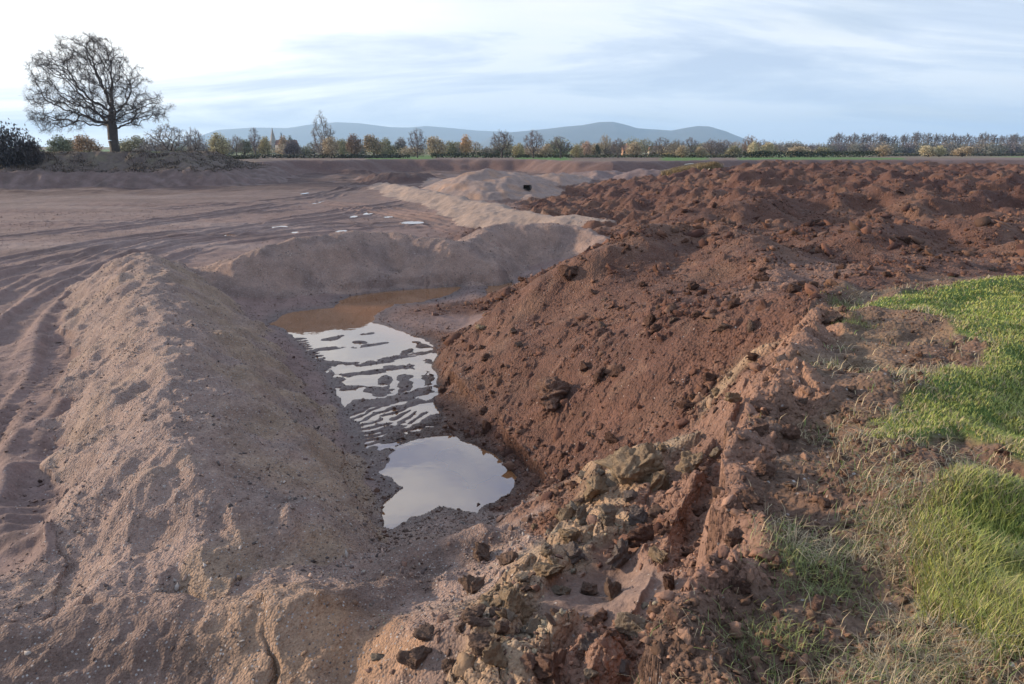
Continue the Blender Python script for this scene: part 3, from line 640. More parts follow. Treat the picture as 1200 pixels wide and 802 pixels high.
# clay and bank
mixc(W[4] * sstep(-.1, .4, med) * .6, (.31, .20, .125)); mixc(W[4] * sstep(.1, .4, -med + fin * .4) * .6, (.26, .205, .15))
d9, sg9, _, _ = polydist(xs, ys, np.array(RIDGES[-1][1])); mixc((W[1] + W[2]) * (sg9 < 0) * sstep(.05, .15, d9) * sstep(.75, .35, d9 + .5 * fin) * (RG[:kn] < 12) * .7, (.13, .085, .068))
for px, py, rad in ((430,755,.55),(390,740,.45),(465,790,.4),(350,770,.35)):
    q = P(px, py, 1.0); mixc(W[2] * sstep(rad, rad * .4, np.hypot(xs - q[0], ys - q[1]) + .3 * med) * .8, (.335, .195, .115))
mixc(W[5] * sstep(.0, .4, med) * .5, (.31, .175, .115)); mixc(W[5] * sstep(.05, .4, -med) * .5, (.17, .095, .07))
mixc(W[6] * sstep(.0, .4, med) * .5, (.22, .15, .09)); mixc(W[6] * sstep(.1, .4, -med) * .5, (.12, .065, .045))
mixc(W[7] * sstep(.0, .4, med) * .5, (.14, .16, .045))
mixc(W[2] * sstep(-.2, .3, -med + .5 * fin) * .6, (.165, .112, .092)); mixc(W[2] * crk_ * sstep(-.5, .1, med) * .7, (.31, .205, .135))
mixc(DW * sstep(-.3, .2, med) * .8, (.30, .22, .12))
# left soil bank: pinkish grey top tier; far field: green and plough
mixc((ID == 5) * sstep(6, 9, sdf) * .8, (.12, .092, .075)); mixc((ID == 5) * sstep(.05, .4, fbm(xs, ys, 2.2, 4, 660, sp=sp * .6)) * .6, (.10, .07, .06)); mixc((ID == 5) * sstep(9, 12, sdf) * sstep(-.1, .3, med) * .6, (.17, .15, .09)); mixc((ID == 5) * sstep(6.5, 3, sdf) * sstep(-.2, .4, med) * .6, (.24, .165, .150))  # dark mottling paints clump shade, with vegetation, into the soil colour
mixc((ID == 5) * sstep(14, 20, sdf), (.10, .12, .05))
fld = om & (ID != 5) & ~rightarea
azd = np.degrees(AG[:kn])
fieldmask = fld * sstep(6.5, 8, sdf)
pxa = 600 + np.tan(AG[:kn]) * 1.03 * FPX
def band(a, b, w=6): return sstep(a - w, a + w, pxa) * sstep(b + w, b - w, pxa)
green = np.clip(band(430, 508) + band(605, 668) + band(865, 1060) + band(775, 830), 0, 1)
mixc(fieldmask, (.15, .105, .08)); mixc(fieldmask * green, (.085, .155, .035))
mixc((fld * sstep(1, 4, sdf) * sstep(.1, .4, med) * .4).astype(f4), (.13, .10, .085))
C[:kn, :, :3] *= (1 + .18 * fin[..., None])
C[:kn, :, :3] *= (1 - .42 * wet[..., None])
C[:kn, :, 3] = wet
fp = fbm(fx, fy, 130, 3, 700)
base = np.where((fp > .05)[..., None], np.array((.10, .165, .04), f4), np.array((.17, .13, .085), f4))
rn = sstep(262, 300, fr_)[..., None]
C[kn:, :, :3] = base * rn + C[kn - 1, :, :3][None] * (1 - rn); C[kn:, :, 3] = 0
C = np.clip(C, 0, 1)
ID_full = np.zeros(X.shape, np.int16); ID_full[:kn] = ID
dom = W.argmax(0)
base_id = np.select([(dom == 3), (dom == 5) | (dom == 6) | (dom == 4), (dom == 2) | (dom == 1), (dom == 7)], [10, 11, 9, 12], 0)
ID_full[:kn] = np.where(ID == 0, base_id, ID)
ID_full[:kn] = np.where(fld & (sdf > 6), 13, ID_full[:kn])
ID_full[:kn] = np.where((ID == 5) & (sdf > 20), 13, ID_full[:kn])
ID_full[kn:] = 13
# remove speckle: only keep heap ids that form broad patches (majority over a coarse block)
def majority(a, k=6):
    ids_ = np.unique(a); best = np.zeros(a.shape, f4) - 1; out = a.copy()
    for i in ids_:
        m = (a == i).astype(f4); c = np.cumsum(np.cumsum(np.pad(m, ((k + 1, k), (k + 1, k)), mode='edge'), 0), 1)
        s = c[2 * k + 1:, 2 * k + 1:] - c[:-2 * k - 1, 2 * k + 1:] - c[2 * k + 1:, :-2 * k - 1] + c[:-2 * k - 1, :-2 * k - 1]
        mm = s > best; best = np.where(mm, s, best); out = np.where(mm, i, out)
    return out
ID_full = majority(ID_full.astype(np.int16))
def keep_largest(a, only, k=5):
    c = a[::k, ::k]; comp = np.zeros(c.shape, int); n_c = 0; out = a.copy()
    for t_ in only:
        sizes = []
        for i0, j0 in zip(*np.where(c == t_)):
            if comp[i0, j0]: continue
            n_c += 1; st_ = [(i0, j0)]; comp[i0, j0] = n_c; m = 0
            while st_:
                i, j = st_.pop(); m += 1
                for di, dj in ((1, 0), (-1, 0), (0, 1), (0, -1)):
                    p, q = i + di, j + dj
                    if 0 <= p < c.shape[0] and 0 <= q < c.shape[1] and c[p, q] == t_ and not comp[p, q]: comp[p, q] = n_c; st_.append((p, q))
            sizes.append((m, n_c))
        if len(sizes) > 1:
            best = max(sizes)[1]; small = np.isin(comp, [q for m, q in sizes if q != best])
            g_ = small.copy(); g_[1:] |= small[:-1]; g_[:-1] |= small[1:]; g_[:, 1:] |= small[:, :-1]; g_[:, :-1] |= small[:, 1:]
            big_ = np.repeat(np.repeat(g_, k, 0), k, 1)[:a.shape[0], :a.shape[1]]
            keep = comp == best; keep = np.repeat(np.repeat(keep, k, 0), k, 1)[:a.shape[0], :a.shape[1]]
            out[(a == t_) & big_ & ~keep] = 0
    return out
ID_full = keep_largest(ID_full, [1, 2, 3, 4, 5, 6, 7, 8, 9, 14]); ID_full = keep_largest(ID_full, [10, 11, 12], 2); ID_full = keep_largest(ID_full, [1, 2, 3, 4, 6, 7, 8, 9, 10, 11, 14], 1)

print('T %.1f # ----------------------------' % (time.time() - T0))
# ------------------------------------------------------------------ terrain meshes (one height field cut along the foot of each heap)
idx = np.arange(NR * NA, dtype=np.int32).reshape(NR, NA)
quads = np.stack([idx[:-1, :-1], idx[:-1, 1:], idx[1:, 1:], idx[1:, :-1]], -1).reshape(-1, 4)
qid = ID_full[:-1, :-1].ravel()
VV = np.stack([X, Y, H], -1).reshape(-1, 3)
CC = C.reshape(-1, 4)
# true normals of the whole sheet so the cuts between objects cannot be seen
TER = [
 (0, 'pit_floor', 'floor', 'pink-brown muddy quarry floor scored with vehicle tracks', None, 'structure', None),
 (13, 'field', 'grassground', 'flat field and distant countryside beyond the quarry', None, 'structure', None),
 (12, 'grass_verge', 'grassground', 'turf of the green verge at the quarry edge on the right', None, 'structure', None),
 (5, 'soil_bank', 'floor', 'long two-tier bank of grey-pink soil below the big bare oak', 'soil bank', None, 'spoil heaps left by the digging'),
 (1, 'gravel_ridge', 'gravel', 'long rounded grey-brown gravel ridge in the left foreground beside the puddles', 'gravel heap', None, 'spoil heaps left by the digging'),
 (2, 'gravel_ridge', 'gravel', 'curved gravel ridge closing the far end of the orange puddle', 'gravel heap', None, 'spoil heaps left by the digging'),
 (3, 'gravel_ridge', 'gravel', 'long low pale sand-coloured ridge winding across the middle of the pit', 'gravel heap', None, 'spoil heaps left by the digging'),
 (4, 'gravel_heap', 'gravel', 'distant pale double heap of gravel in the centre of the pit', 'gravel heap', None, 'spoil heaps left by the digging'),
 (6, 'gravel_ridge', 'floor', 'far low grey-pink ridge in front of the green field strip', 'gravel heap', None, 'spoil heaps left by the digging'),
 (7, 'grassy_mound', 'bank', 'mound overgrown with straw-coloured dry grass at the left end of the red spoil plateau', 'mound', None, 'spoil heaps left by the digging'),
 (8, 'earth_heap', 'floor', 'small dark brown heap against the far pit wall under the tall sparse tree', 'earth heap', None, 'spoil heaps left by the digging'),
 (14, 'earth_heap', 'floor', 'low grey-brown heap at the far pit wall below the lone round tree', 'earth heap', None, 'spoil heaps left by the digging'),
 (9, 'gravel_spur', 'gravel', 'low spur of sandy gravel between the near pool and the bottom edge of the view', 'gravel heap', None, 'spoil heaps left by the digging'),
 (10, 'earth_heap', 'red', 'great heap of crumbly red-brown earth right of the puddles stretching back to the field', 'earth heap', None, 'spoil heaps left by the digging'),
 (11, 'earth_bank', 'bank', 'torn pink-brown earth bank with pale clay between the red heap and the grass', 'earth bank', None, 'spoil heaps left by the digging'),
]
dHx = np.gradient(VV.reshape(NR, NA, 3), axis=0); dHy = np.gradient(VV.reshape(NR, NA, 3), axis=1)
NN = np.cross(dHy, dHx); NN /= np.linalg.norm(NN, axis=-1, keepdims=True) + 1e-12
NN = np.where(NN[..., 2:3] < 0, -NN, NN).astype(f4); NF = NN.reshape(-1, 3)
for tid, name, mk, lab, cat, kind, grp in TER:
    q = quads[qid == tid]
    if not len(q): continue
    used, inv = np.unique(q, return_inverse=True)
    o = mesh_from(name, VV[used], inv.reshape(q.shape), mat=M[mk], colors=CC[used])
    o.data.normals_split_custom_set_from_vertices(NF[used])
    tag(o, lab, cat, grp, kind)

# sampling of the finished terrain
lrr = np.arange(NR)
def sample(x, y, want_w=False):
    x = np.asarray(x, float); y = np.asarray(y, float)
    r = np.hypot(x, y); a = np.arctan2(x, y)
    fi = np.clip(np.interp(r, rr, lrr), 0, NR - 1.001); fj = np.clip(np.interp(a, az, np.arange(NA)), 0, NA - 1.001)
    i = fi.astype(int); j = fj.astype(int); u = fi - i; v = fj - j
    z = (H[i, j] * (1 - u) + H[i + 1, j] * u) * (1 - v) + (H[i, j + 1] * (1 - u) + H[i + 1, j + 1] * u) * v
    if want_w: return z, i, j
    return z

print('T %.1f # ----------------------------' % (time.time() - T0))
# ------------------------------------------------------------------ water sheets
def water(name, pts, z, lab, grow=0.25, kind='structure'):
    pts = np.array(pts); n_ = len(pts); c = pts.mean(0)
    area = 0.5 * np.sum(pts[:, 0] * np.roll(pts[:, 1], -1) - np.roll(pts[:, 0], -1) * pts[:, 1])
    if area < 0: pts = pts[::-1]
    e = np.roll(pts, -1, 0) - np.roll(pts, 1, 0); nrm = np.stack([e[:, 1], -e[:, 0]], 1); nrm /= np.linalg.norm(nrm, axis=1, keepdims=True)
    pts = pts + nrm * grow
    me = bpy.data.meshes.new(name); me.from_pydata([(p[0], p[1], z) for p in pts], [], [list(range(n_))]); me.update()
    me.materials.append(M['water']); o = bpy.data.objects.new(name, me); COL.objects.link(o); tag(o, lab, None, 'puddles of rainwater', kind); return o
water('puddle', pool_near, 0.0, 'rounded near pool reflecting the pale blue sky at the foot of the red heap', .12)
# the middle and orange water share a level, their sheets meet edge to edge
water('puddle', [p for p in pool_track], 0.001, 'shallow water broken up by crossing digger track prints', .10)
water('puddle', [p for p in pool_orange], -0.002, 'still orange-brown water in front of the curved gravel ridge', .12)
water('puddle', pool_back, 0.0, 'small orange puddle between the curved gravel ridge and the tip of the red heap', .12)
for i, (c, rx, ry) in enumerate(small_w):
    a = np.linspace(0, 2 * math.pi, 28, endpoint=False)
    water('puddle', np.stack([c[0] + rx * 1.15 * np.cos(a), c[1] + ry * 1.15 * np.sin(a)], 1), 0.268, 'thin bright puddle lying in the ruts of the haul road', 0.0)

# ------------------------------------------------------------------ loose earth and stones
def ico(sub):
    t = (1 + 5 ** .5) / 2
    v = [(-1,t,0),(1,t,0),(-1,-t,0),(1,-t,0),(0,-1,t),(0,1,t),(0,-1,-t),(0,1,-t),(t,0,-1),(t,0,1),(-t,0,-1),(-t,0,1)]
    f = [(0,11,5),(0,5,1),(0,1,7),(0,7,10),(0,10,11),(1,5,9),(5,11,4),(11,10,2),(10,7,6),(7,1,8),(3,9,4),(3,4,2),(3,2,6),(3,6,8),(3,8,9),(4,9,5),(2,4,11),(6,2,10),(8,6,7),(9,8,1)]
    v = [np.array(a) / np.linalg.norm(a) for a in v]
    for _ in range(sub):
        mid = {}; nf = []
        def m_(a, b):
            k = (min(a, b), max(a, b))
            if k not in mid:
                c = v[a] + v[b]; v.append(c / np.linalg.norm(c)); mid[k] = len(v) - 1
            return mid[k]
        for a, b, c in f:
            x, y, z = m_(a, b), m_(b, c), m_(c, a); nf += [(a, x, z), (b, y, x), (c, z, y), (x, y, z)]
        f = nf
    return np.array(v), np.array(f, np.int32)
ICO = [ico(k) for k in range(5)]
def rock(sub, seed, cuts=9, rough=.12, flat=1.0):
    g = np.random.default_rng(seed); v = ICO[sub][0].copy()
    for _ in range(cuts):
        nrm = g.normal(size=3); nrm /= np.linalg.norm(nrm); dlim = g.uniform(.38, .80)
        e = v @ nrm; over = np.clip(e - dlim, 0, None); v -= over[:, None] * nrm
    if sub <= 1: v *= g.uniform(.72, 1.15, (len(v), 1)); v += g.uniform(-.12, .12, v.shape)
    v *= g.uniform(.70, 1.25, 3)
    x, y, z = v.T
    for w_, a_ in ((.9, rough * 1.3), (.42, rough * 1.2), (.17, rough * .8)):
        nn = perlin(x / w_ + seed, y / w_ + z * 1.7 / w_, seed) + perlin(z / w_ - seed, x / w_ - y * 1.3 / w_, seed + 5)
        v = v * (1 + a_ * nn[:, None])
    v[:, 2] *= flat
    return v, ICO[sub][1]
TYPW = W
def tw(i, j, k_):
    return np.where(i < kn, W[k_][np.clip(i, 0, kn - 1), j], 0)
def scatter(name, label, n, r0, r1, a0, a1, accept, smin, smax, pw, pig, mat, sub=1, flat=.8, var=.22, protos=10, cuts=8, minpx=.0011, seedb=0, smooth=False):
    g = np.random.default_rng(seedb + 5)
    a = np.radians(g.uniform(a0, a1, n)); r = np.exp(g.uniform(math.log(r0), math.log(r1), n))
    x, y = r * np.sin(a), r * np.cos(a); z, i, j = sample(x, y, True)
    keep = (g.random(n) < accept(i, j, x, y, z)) & (z > -.02)
    x, y, z, r, i, j = x[keep], y[keep], z[keep], r[keep], i[keep], j[keep]; m = len(x)
    sz = smin * (1 - g.random(m) * (1 - (smin / smax) ** pw)) ** (-1 / pw)
    sz = np.maximum(sz, minpx * r)
    V_, F_, C_ = [], [], []; off = 0
    pr = [rock(sub, 100 + seedb + q, cuts, .28, flat) for q in range(protos)]
    which = g.integers(0, protos, m)
    for q in range(protos):
        s_ = np.where(which == q)[0]
        if not len(s_): continue
        v, f = pr[q]; an = g.uniform(0, 6.28, len(s_)); ca, sa = np.cos(an)[:, None], np.sin(an)[:, None]
        ss = sz[s_][:, None]
        st = g.uniform(.7, 1.3, (len(s_), 3, 1))
        vx = (v[None, :, 0] * ca - v[None, :, 1] * sa) * ss * st[:, 0]; vy = (v[None, :, 0] * sa + v[None, :, 1] * ca) * ss * st[:, 1]; vz = v[None, :, 2] * ss * st[:, 2]
        tz = g.normal(0, .35, (len(s_), 2)); vz = vz + vx * tz[:, :1] + vy * tz[:, 1:]
        P_ = np.stack([vx + x[s_][:, None], vy + y[s_][:, None], vz + z[s_][:, None] + .12 * ss], -1).reshape(-1, 3)
        k_ = len(v); F_.append((f[None] + (np.arange(len(s_)) * k_)[:, None, None]).reshape(-1, 3) + off); off += len(P_)
        V_.append(P_)
        base = pig(i[s_], j[s_], g); base = base * (1 + var * g.normal(size=(len(s_), 1)))
        C_.append(np.repeat(np.clip(base, .01, .9), k_, 0))
    o = mesh_from(name, np.concatenate(V_), np.concatenate(F_), mat=M[mat], colors=np.concatenate(C_).astype(f4), smooth=smooth)
    tag(o, label, None, None, 'stuff'); print(name, m)
    return o
def ground_pig(mul=1.0, alt=None, p=0.0):
    def f(i, j, g):
        c = C[i, j, :3].astype(float) * mul
        if alt is not None:
            q = g.random(len(i)) < p; c[q] = np.array(alt)[g.integers(0, len(alt), q.sum())]
        return c
    return f
clump = fbm(xs, ys, 1.1, 3, 800, sp=sp)
def acc(k_, lo=-.15, hi=.4, base=.15, zmin=.03):
    def f(i, j, x, y, z):
        ii = np.clip(i, 0, kn - 1)
        return W[k_][ii, j] * (i < kn) * (base + (1 - base) * sstep(lo, hi, clump[ii, j])) * (z > zmin)
    return f
scatter('earth_clods', 'crumbs and small clods of red-brown earth strewn over the red heap', 70000, 6, 75, -8, 38, acc(3), .012, .13, 1.9, ground_pig(1.1, [(.15, .085, .06), (.085, .042, .033)], .35), 'clod', seedb=1)
scatter('earth_clods', 'coarse clods covering the far part of the red plateau', 60000, 18, 95, -6, 38, acc(3, base=.12), .02, .30, 2.0, ground_pig(1.1, [(.15, .085, .06), (.075, .037, .03)], .5), 'clod', sub=0, seedb=10, minpx=.0010)
scatter('earth_clods', 'broken pink-brown clods tumbling down the torn bank', 46000, 2.0, 14, -10, 38, acc(5, base=.3), .007, .050, 1.7, ground_pig(1.05, [(.27, .15, .105), (.18, .10, .075), (.24, .14, .10)], .45), 'clod', seedb=30)
scatter('earth_clods', 'dark crumbs of topsoil on the stripped strip beside the grass', 42000, 2.0, 13, 0, 44, acc(6, base=.25), .005, .040, 1.8, ground_pig(1.0, [(.17, .10, .07), (.11, .065, .048), (.22, .13, .09)], .5), 'clod', seedb=50)
scatter('clay_lumps', 'small lumps of pale clay and brown earth below the bank', 20000, 3.0, 14, -20, 26, lambda i, j, x, y, z: np.maximum(acc(4, base=.4)(i, j, x, y, z), .5 * acc(2, base=.1)(i, j, x, y, z) * (x > -1.2)), .008, .075, 1.7, ground_pig(.95, [(.22, .19, .145), (.17, .12, .10), (.18, .11, .085), (.29, .24, .17), (.15, .095, .075)], .8), 'clod', seedb=70)
scatter('gravel_stones', 'pebbles sprinkled over the grey gravel ridges', 110000, 3.0, 42, -45, 14, acc(1, base=.30), .006, .045, 2.1, ground_pig(1.1, [(.34, .29, .26), (.12, .10, .095), (.30, .22, .18), (.20, .15, .14)], .75), 'clod', sub=0, seedb=90, minpx=.0009)
scatter('mud_crumbs', 'crumbs of mud thrown up by wheels on the quarry floor', 60000, 7, 70, -50, 10, acc(0, base=.1, zmin=.12), .008, .07, 2.0, ground_pig(.9, [(.12, .08, .07), (.25, .18, .15)], .3), 'clod', sub=0, seedb=130, minpx=.0008, flat=.5)
scatter('gravel_stones', 'pebbles along the wet margin of the puddles', 26000, 8, 30, -26, 8, lambda i, j, x, y, z: (i < ni) * (sd_all[np.clip(i, 0, ni - 1), j] > -2.0) * (sd_all[np.clip(i, 0, ni - 1), j] < 1.6) * (z > .008) * (z < .5) * .9, .008, .05, 2.0, ground_pig(1.0, [(.12, .08, .065), (.22, .17, .15), (.10, .055, .04)], .6), 'clod', sub=1, seedb=150, minpx=.0008, flat=.6)
scatter('gravel_stones', 'pebbles on the sandy soil at the near edge of the pit', 16000, 3.0, 12, -45, 5, acc(2, base=.2), .006, .04, 2.0, ground_pig(1.0, [(.27, .23, .20), (.14, .11, .10), (.25, .17, .13)], .6), 'clod', sub=0, seedb=110)

# ---- single blocks one can point at
def hit(px, py, zlo=-.3):
    u = (px - 600) / FPX; v = (401 - py) / FPX; dz = -SP + v * CP; dy = CP + v * SP
    t = np.linspace(1.5, min(230, 5.5 / max(-dz, .005)), 9000); zt = CAMZ + dz * t; zg = sample(u * t, dy * t)
    k_ = np.argmax(zt < zg) if (zt < zg).any() else np.argmin(zt - zg); t = t[k_]; return np.array([u * t, dy * t, zg[k_]]), t
def rockmat(name, c1, c2, cr=None):
    m, t, b = new_mat(name); co = N(t, 'ShaderNodeTexCoord')
    q = N(t, 'ShaderNodeTexNoise', _Scale=2.2, _Detail=8.0, _Roughness=0.7); L(t, co.outputs['Object'], q.inputs['Vector'])
    r = ramp(t, [(0.35, c1), (0.65, c2)]); L(t, q.outputs[0], r.inputs[0]); L(t, r.outputs[0], b.inputs['Base Color']); b.inputs['Roughness'].default_value = .93; b.inputs['Specular IOR Level'].default_value = .25
    q3 = N(t, 'ShaderNodeTexVoronoi', _Scale=3.0); q3.feature = 'DISTANCE_TO_EDGE'; wv_ = N(t, 'ShaderNodeVectorMath', operation='ADD'); L(t, co.outputs['Object'], wv_.inputs[0]); L(t, q.outputs['Color'], wv_.inputs[1]); L(t, wv_.outputs[0], q3.inputs['Vector'])
    r3 = ramp(t, [(0.0, (0, 0, 0)), (0.06, (1, 1, 1))]); L(t, q3.outputs[0], r3.inputs[0])
    b1 = N(t, 'ShaderNodeBump', _Strength=.7, _Distance=.05); L(t, r3.outputs[0], b1.inputs['Height'])
    q4 = N(t, 'ShaderNodeTexNoise', _Scale=9.0, _Detail=8.0, _Roughness=0.75); L(t, co.outputs['Object'], q4.inputs['Vector'])
    b2 = N(t, 'ShaderNodeBump', _Strength=.8, _Distance=.10); L(t, q4.outputs[0], b2.inputs['Height']); L(t, b1.outputs[0], b2.inputs['Normal']); L(t, b2.outputs[0], b.inputs['Normal'])
    return m
RM = {'red': rockmat('red_marl', (.085, .043, .032), (.155, .085, .06)), 'brown': rockmat('brown_marl', (.13, .088, .07), (.235, .15, .11)), 'pink': rockmat('pink_marl', (.17, .095, .07), (.25, .15, .11)),
      'pale': rockmat('pale_clay', (.26, .175, .11), (.375, .275, .18)), 'green': rockmat('grey_green_clay', (.235, .18, .135), (.335, .27, .205)), 'grey': rockmat('grey_brown_stone', (.14, .11, .10), (.25, .20, .175))}
BLK = [
 (700,566,44,'pale','cream slab lower left of the broad pale clay slab'),(768,566,36,'pale','cream block right of the broad pale clay slab'),(640,668,38,'pale','tan block in the middle of the clay strip'),(602,705,46,'pale','wide tan slab on the lower clay strip'),
 (578,768,40,'pale','tan cracked block at the bottom end of the clay strip'),(624,733,32,'green','grey-tan wedge beside the wide tan slab'),(712,604,28,'green','grey-tan chunk under the dark grey block'),(556,722,30,'brown','brown wedge left of the wide tan slab'),
 (672,648,30,'grey','grey-brown chunk right of the middle tan block'),(718,694,34,'brown','brown slab on the rim of the muddy hollow'),(690,752,30,'grey','grey wedge above the split pinkish rock'),(524,778,34,'brown','brown wedge by the bottom edge of the picture'),(668,625,26,'pale','small tan slab below the grey cream boulder'),(748,605,26,'grey','grey chunk in the rubble right of the clay'),
 (519,457,22,'red','rounded red clod standing in the edge of the shallow water'),(571,500,17,'red','dark red block dipping into the top of the near pool'),(652,460,46,'pink','big lit red-brown block half way down the red heap, largest on its slope'),
 (565,384,11,'pale','small pale stone on the lower slope of the red heap'),(666,317,24,'red','rough lump crowning the front tip of the red heap'),(739,548,60,'pale','broad pale clay slab at the head of the clay strip'),
 (740,580,20,'grey','dark grey block just below the broad pale clay slab'),(661,604,24,'pale','elongated cream stone left of the clay strip'),(683,607,30,'green','grey cream boulder beside the elongated cream stone'),
 (626,616,13,'pale','upright little pale stone on the gravel left of the clay'),(566,646,32,'brown','brown block with dark shaded underside on the gravel spur'),(598,652,30,'brown','second brown block to the right on the gravel spur'),
 (727,651,38,'grey','angular grey-brown rock in the middle of the rubble'),(770,652,28,'pale','square-faced yellowish stone right of the angular grey-brown rock'),(741,732,42,'green','greenish grey boulder with cracked face in the muddy hollow'),
 (488,768,42,'brown','large lumpy brown block near the bottom edge left of the clay'),(499,742,26,'brown','brown lump resting above the large lumpy block'),(445,769,14,'green','lone pale green stone on smooth sandy soil'),
 (566,756,34,'brown','dark brown block near the bottom between clay ribs'),(646,781,52,'pink','large split pinkish rock at the bottom edge'),(694,788,15,'green','small greenish stone right of the split pinkish rock'),
 (730,780,20,'grey','flat grey stone lying in the muddy hollow'),(703,722,22,'pink','pinkish lump above the muddy hollow'),(553,686,34,'brown','wide dark clod on the brown slope left of the clay'),
 (752,630,30,'red','red angular block above the square-faced stone'),(784,682,34,'red','dark red block at the foot of the bank beside the hollow'),(806,545,40,'pale','tan boulder tucked against the foot of the pink bank'),
 (857,466,26,'pale','pale knobbly lump at the upper end of the clay strip'),(840,528,18,'green','grey-green stone beside the tan boulder'),(898,548,30,'pink','large smooth red-pink lump on top of the bank edge'),
 (925,507,24,'pink','pinkish lump on the bank top below the straw clump'),(870,512,16,'pink','small pink clod near the top of the bank face'),(831,446,20,'red','round red clod at the right foot of the red heap'),
 (875,580,26,'pink','smooth pink-brown clod perched on the bank lip'),(862,630,26,'pink','oblong clod on the bank face midway down'),(932,618,24,'pink','thin tilted slab of hard red earth on the stripped strip'),
 (950,618,20,'pink','flat clod beside the tilted red slab'),(913,660,18,'pink','squat clod on the stripped strip below the tilted slab'),(969,590,16,'pink','small round clod on the dark topsoil'),
 (702,440,26,'red','blocky clod in the cluster on the face of the red heap'),(686,428,18,'red','dark clod at the upper left of the red heap cluster'),(722,436,18,'red','reddish clod at the right of the red heap cluster'),
 (760,375,22,'red','clod on the shoulder of the red heap'),(860,355,22,'red','orange-brown clod high on the red heap'),(890,325,18,'red','clod below the wheel track on the red plateau'),
 (640,640,18,'green','olive-grey lump in the upper clay strip'),(655,690,26,'green','olive-grey block in the clay strip beside the rubble'),(690,690,24,'brown','brown broken block at the right of the clay strip'),
 (590,735,22,'brown','earthy block on the lower clay ribs'),(620,770,26,'pink','pinkish block beside the split rock'),(540,735,18,'brown','small dark block left of the lower clay ribs'),
 (530,590,13,'red','dark lump on the near shore of the pool'),(560,594,12,'red','reddish lump beside the near shore lump'),(770,600,20,'brown','brown clod between clay strip and bank foot'),
 (813,596,24,'pink','pink clod low on the bank face'),(835,655,20,'pink','clod lodged in the lower bank face'),(795,720,24,'pink','pink lump low on the bank near the bottom'),(885,475,18,'pink','lump on the upper lip of the bank'),
 (940,470,18,'brown','earthy clod amid straw on the bank top'),(1000,455,16,'brown','soil lump beside the grass edge'),(975,375,16,'brown','soil lump near the far corner of the turf'),
]
def block(px, py, w, col, label, sub, name, i):
    p, t = hit(px, py + w * .2); R_ = w / 2 / FPX * t
    v, f = rock(sub, 900 + i, 12, .22, .85)
    me = bpy.data.meshes.new(name)
    o = mesh_from(name, v, f, mat=RM[col], smooth=False)
    o.location = (p[0], p[1], p[2] + R_ * .30); o.scale = (R_ * 1.08,) * 3; o.rotation_euler = (random.uniform(-.3, .3), random.uniform(-.3, .3), random.uniform(0, 6))
    bpy.data.meshes.remove(me); return o
for i, (px, py, w, col, lab) in enumerate(BLK):
    nm = {'red': 'earth_clod', 'pink': 'earth_clod', 'brown': 'earth_clod', 'pale': 'clay_block', 'green': 'clay_block', 'grey': 'boulder'}[col]
    o = block(px, py, w, col, lab, 4 if w > 24 else 3, nm, i)
    tag(o, lab, {'earth_clod': 'earth clod', 'clay_block': 'clay block', 'boulder': 'boulder'}[nm], 'larger lumps in the torn ground')
# repeats: medium lumps, one object each
def lumps(count, r0, r1, a0, a1, k_, cols, s0, s1, name, cat, label, grp, seed):
    g = np.random.default_rng(seed); pr = []
    for q in range(6):
        v, f = rock(3, seed * 10 + q, 11, .24, .8); o = mesh_from(name, v, f, mat=RM[cols[q % len(cols)]], smooth=False); pr.append(o)
    made = 0; tries = 0; first = [True] * 6
    while made < count and tries < 6000:
        tries += 1
        a = math.radians(g.uniform(a0, a1)); r = math.exp(g.uniform(math.log(r0), math.log(r1))); x, y = r * math.sin(a), r * math.cos(a)
        z, i, j = sample([x], [y], True); i = min(int(i[0]), kn - 1); j = int(j[0])
        if W[k_][i, j] < .6 or z[0] < .05 or g.random() > .1 + sstep(-.1, .35, clump[i, j]): continue
        q = made % 6; o = pr[q]
        if first[q]: first[q] = False
        else: o = o.copy(); COL.objects.link(o)
        s_ = g.uniform(s0, s1) * (1 + .035 * r)
        o.location = (x, y, z[0] + .25 * s_); o.scale = (s_ * g.uniform(.8, 1.2), s_ * g.uniform(.8, 1.2), s_ * g.uniform(.7, 1)); o.rotation_euler = (g.uniform(-.5, .5), g.uniform(-.5, .5), g.uniform(0, 6.3))
        v_ = -(CAMZ - o.location.z) ; ang = math.atan2(CAMZ - o.location.z, math.hypot(x, y)); ppx = 600 + FPX * x / (y * CP + (CAMZ - o.location.z) * SP); ppy = 401 + FPX * math.tan(ang - R(PITCH))
        q_ = min(BLK, key=lambda b_: (b_[0] - ppx) ** 2 + 2 * (b_[1] - ppy) ** 2); side = ('above' if ppy < q_[1] - 14 else 'below' if ppy > q_[1] + 14 else 'left of' if ppx < q_[0] else 'right of')
        lab_ = ' '.join((('large ' if s_ > s0 + .6 * (s1 - s0) else 'small ') + label + ', ' + side + ' the ' + ' '.join(q_[4].replace(',', '').split()[:9])).split()[:16])
        tag(o, lab_, cat, grp); made += 1
lumps(110, 8, 38, -4, 36, 3, ['red', 'red', 'brown'], .05, .10, 'earth_clod', 'earth clod', 'red-brown clod', 'clods on the red earth heap', 41)
lumps(70, 2.6, 9.5, 0, 34, 5, ['pink', 'pink', 'red'], .028, .055, 'earth_clod', 'earth clod', 'pinkish clod', 'clods on the pink-brown bank', 42)
lumps(36, 4, 11, -12, 24, 4, ['pale', 'green', 'brown'], .04, .075, 'clay_block', 'clay block', 'crumbling clay block', 'clay blocks in the pale strip', 43)
lumps(50, 2.6, 10, 6, 40, 6, ['brown', 'pink', 'red'], .02, .042, 'earth_clod', 'earth clod', 'topsoil lump', 'lumps of topsoil by the grass', 44)

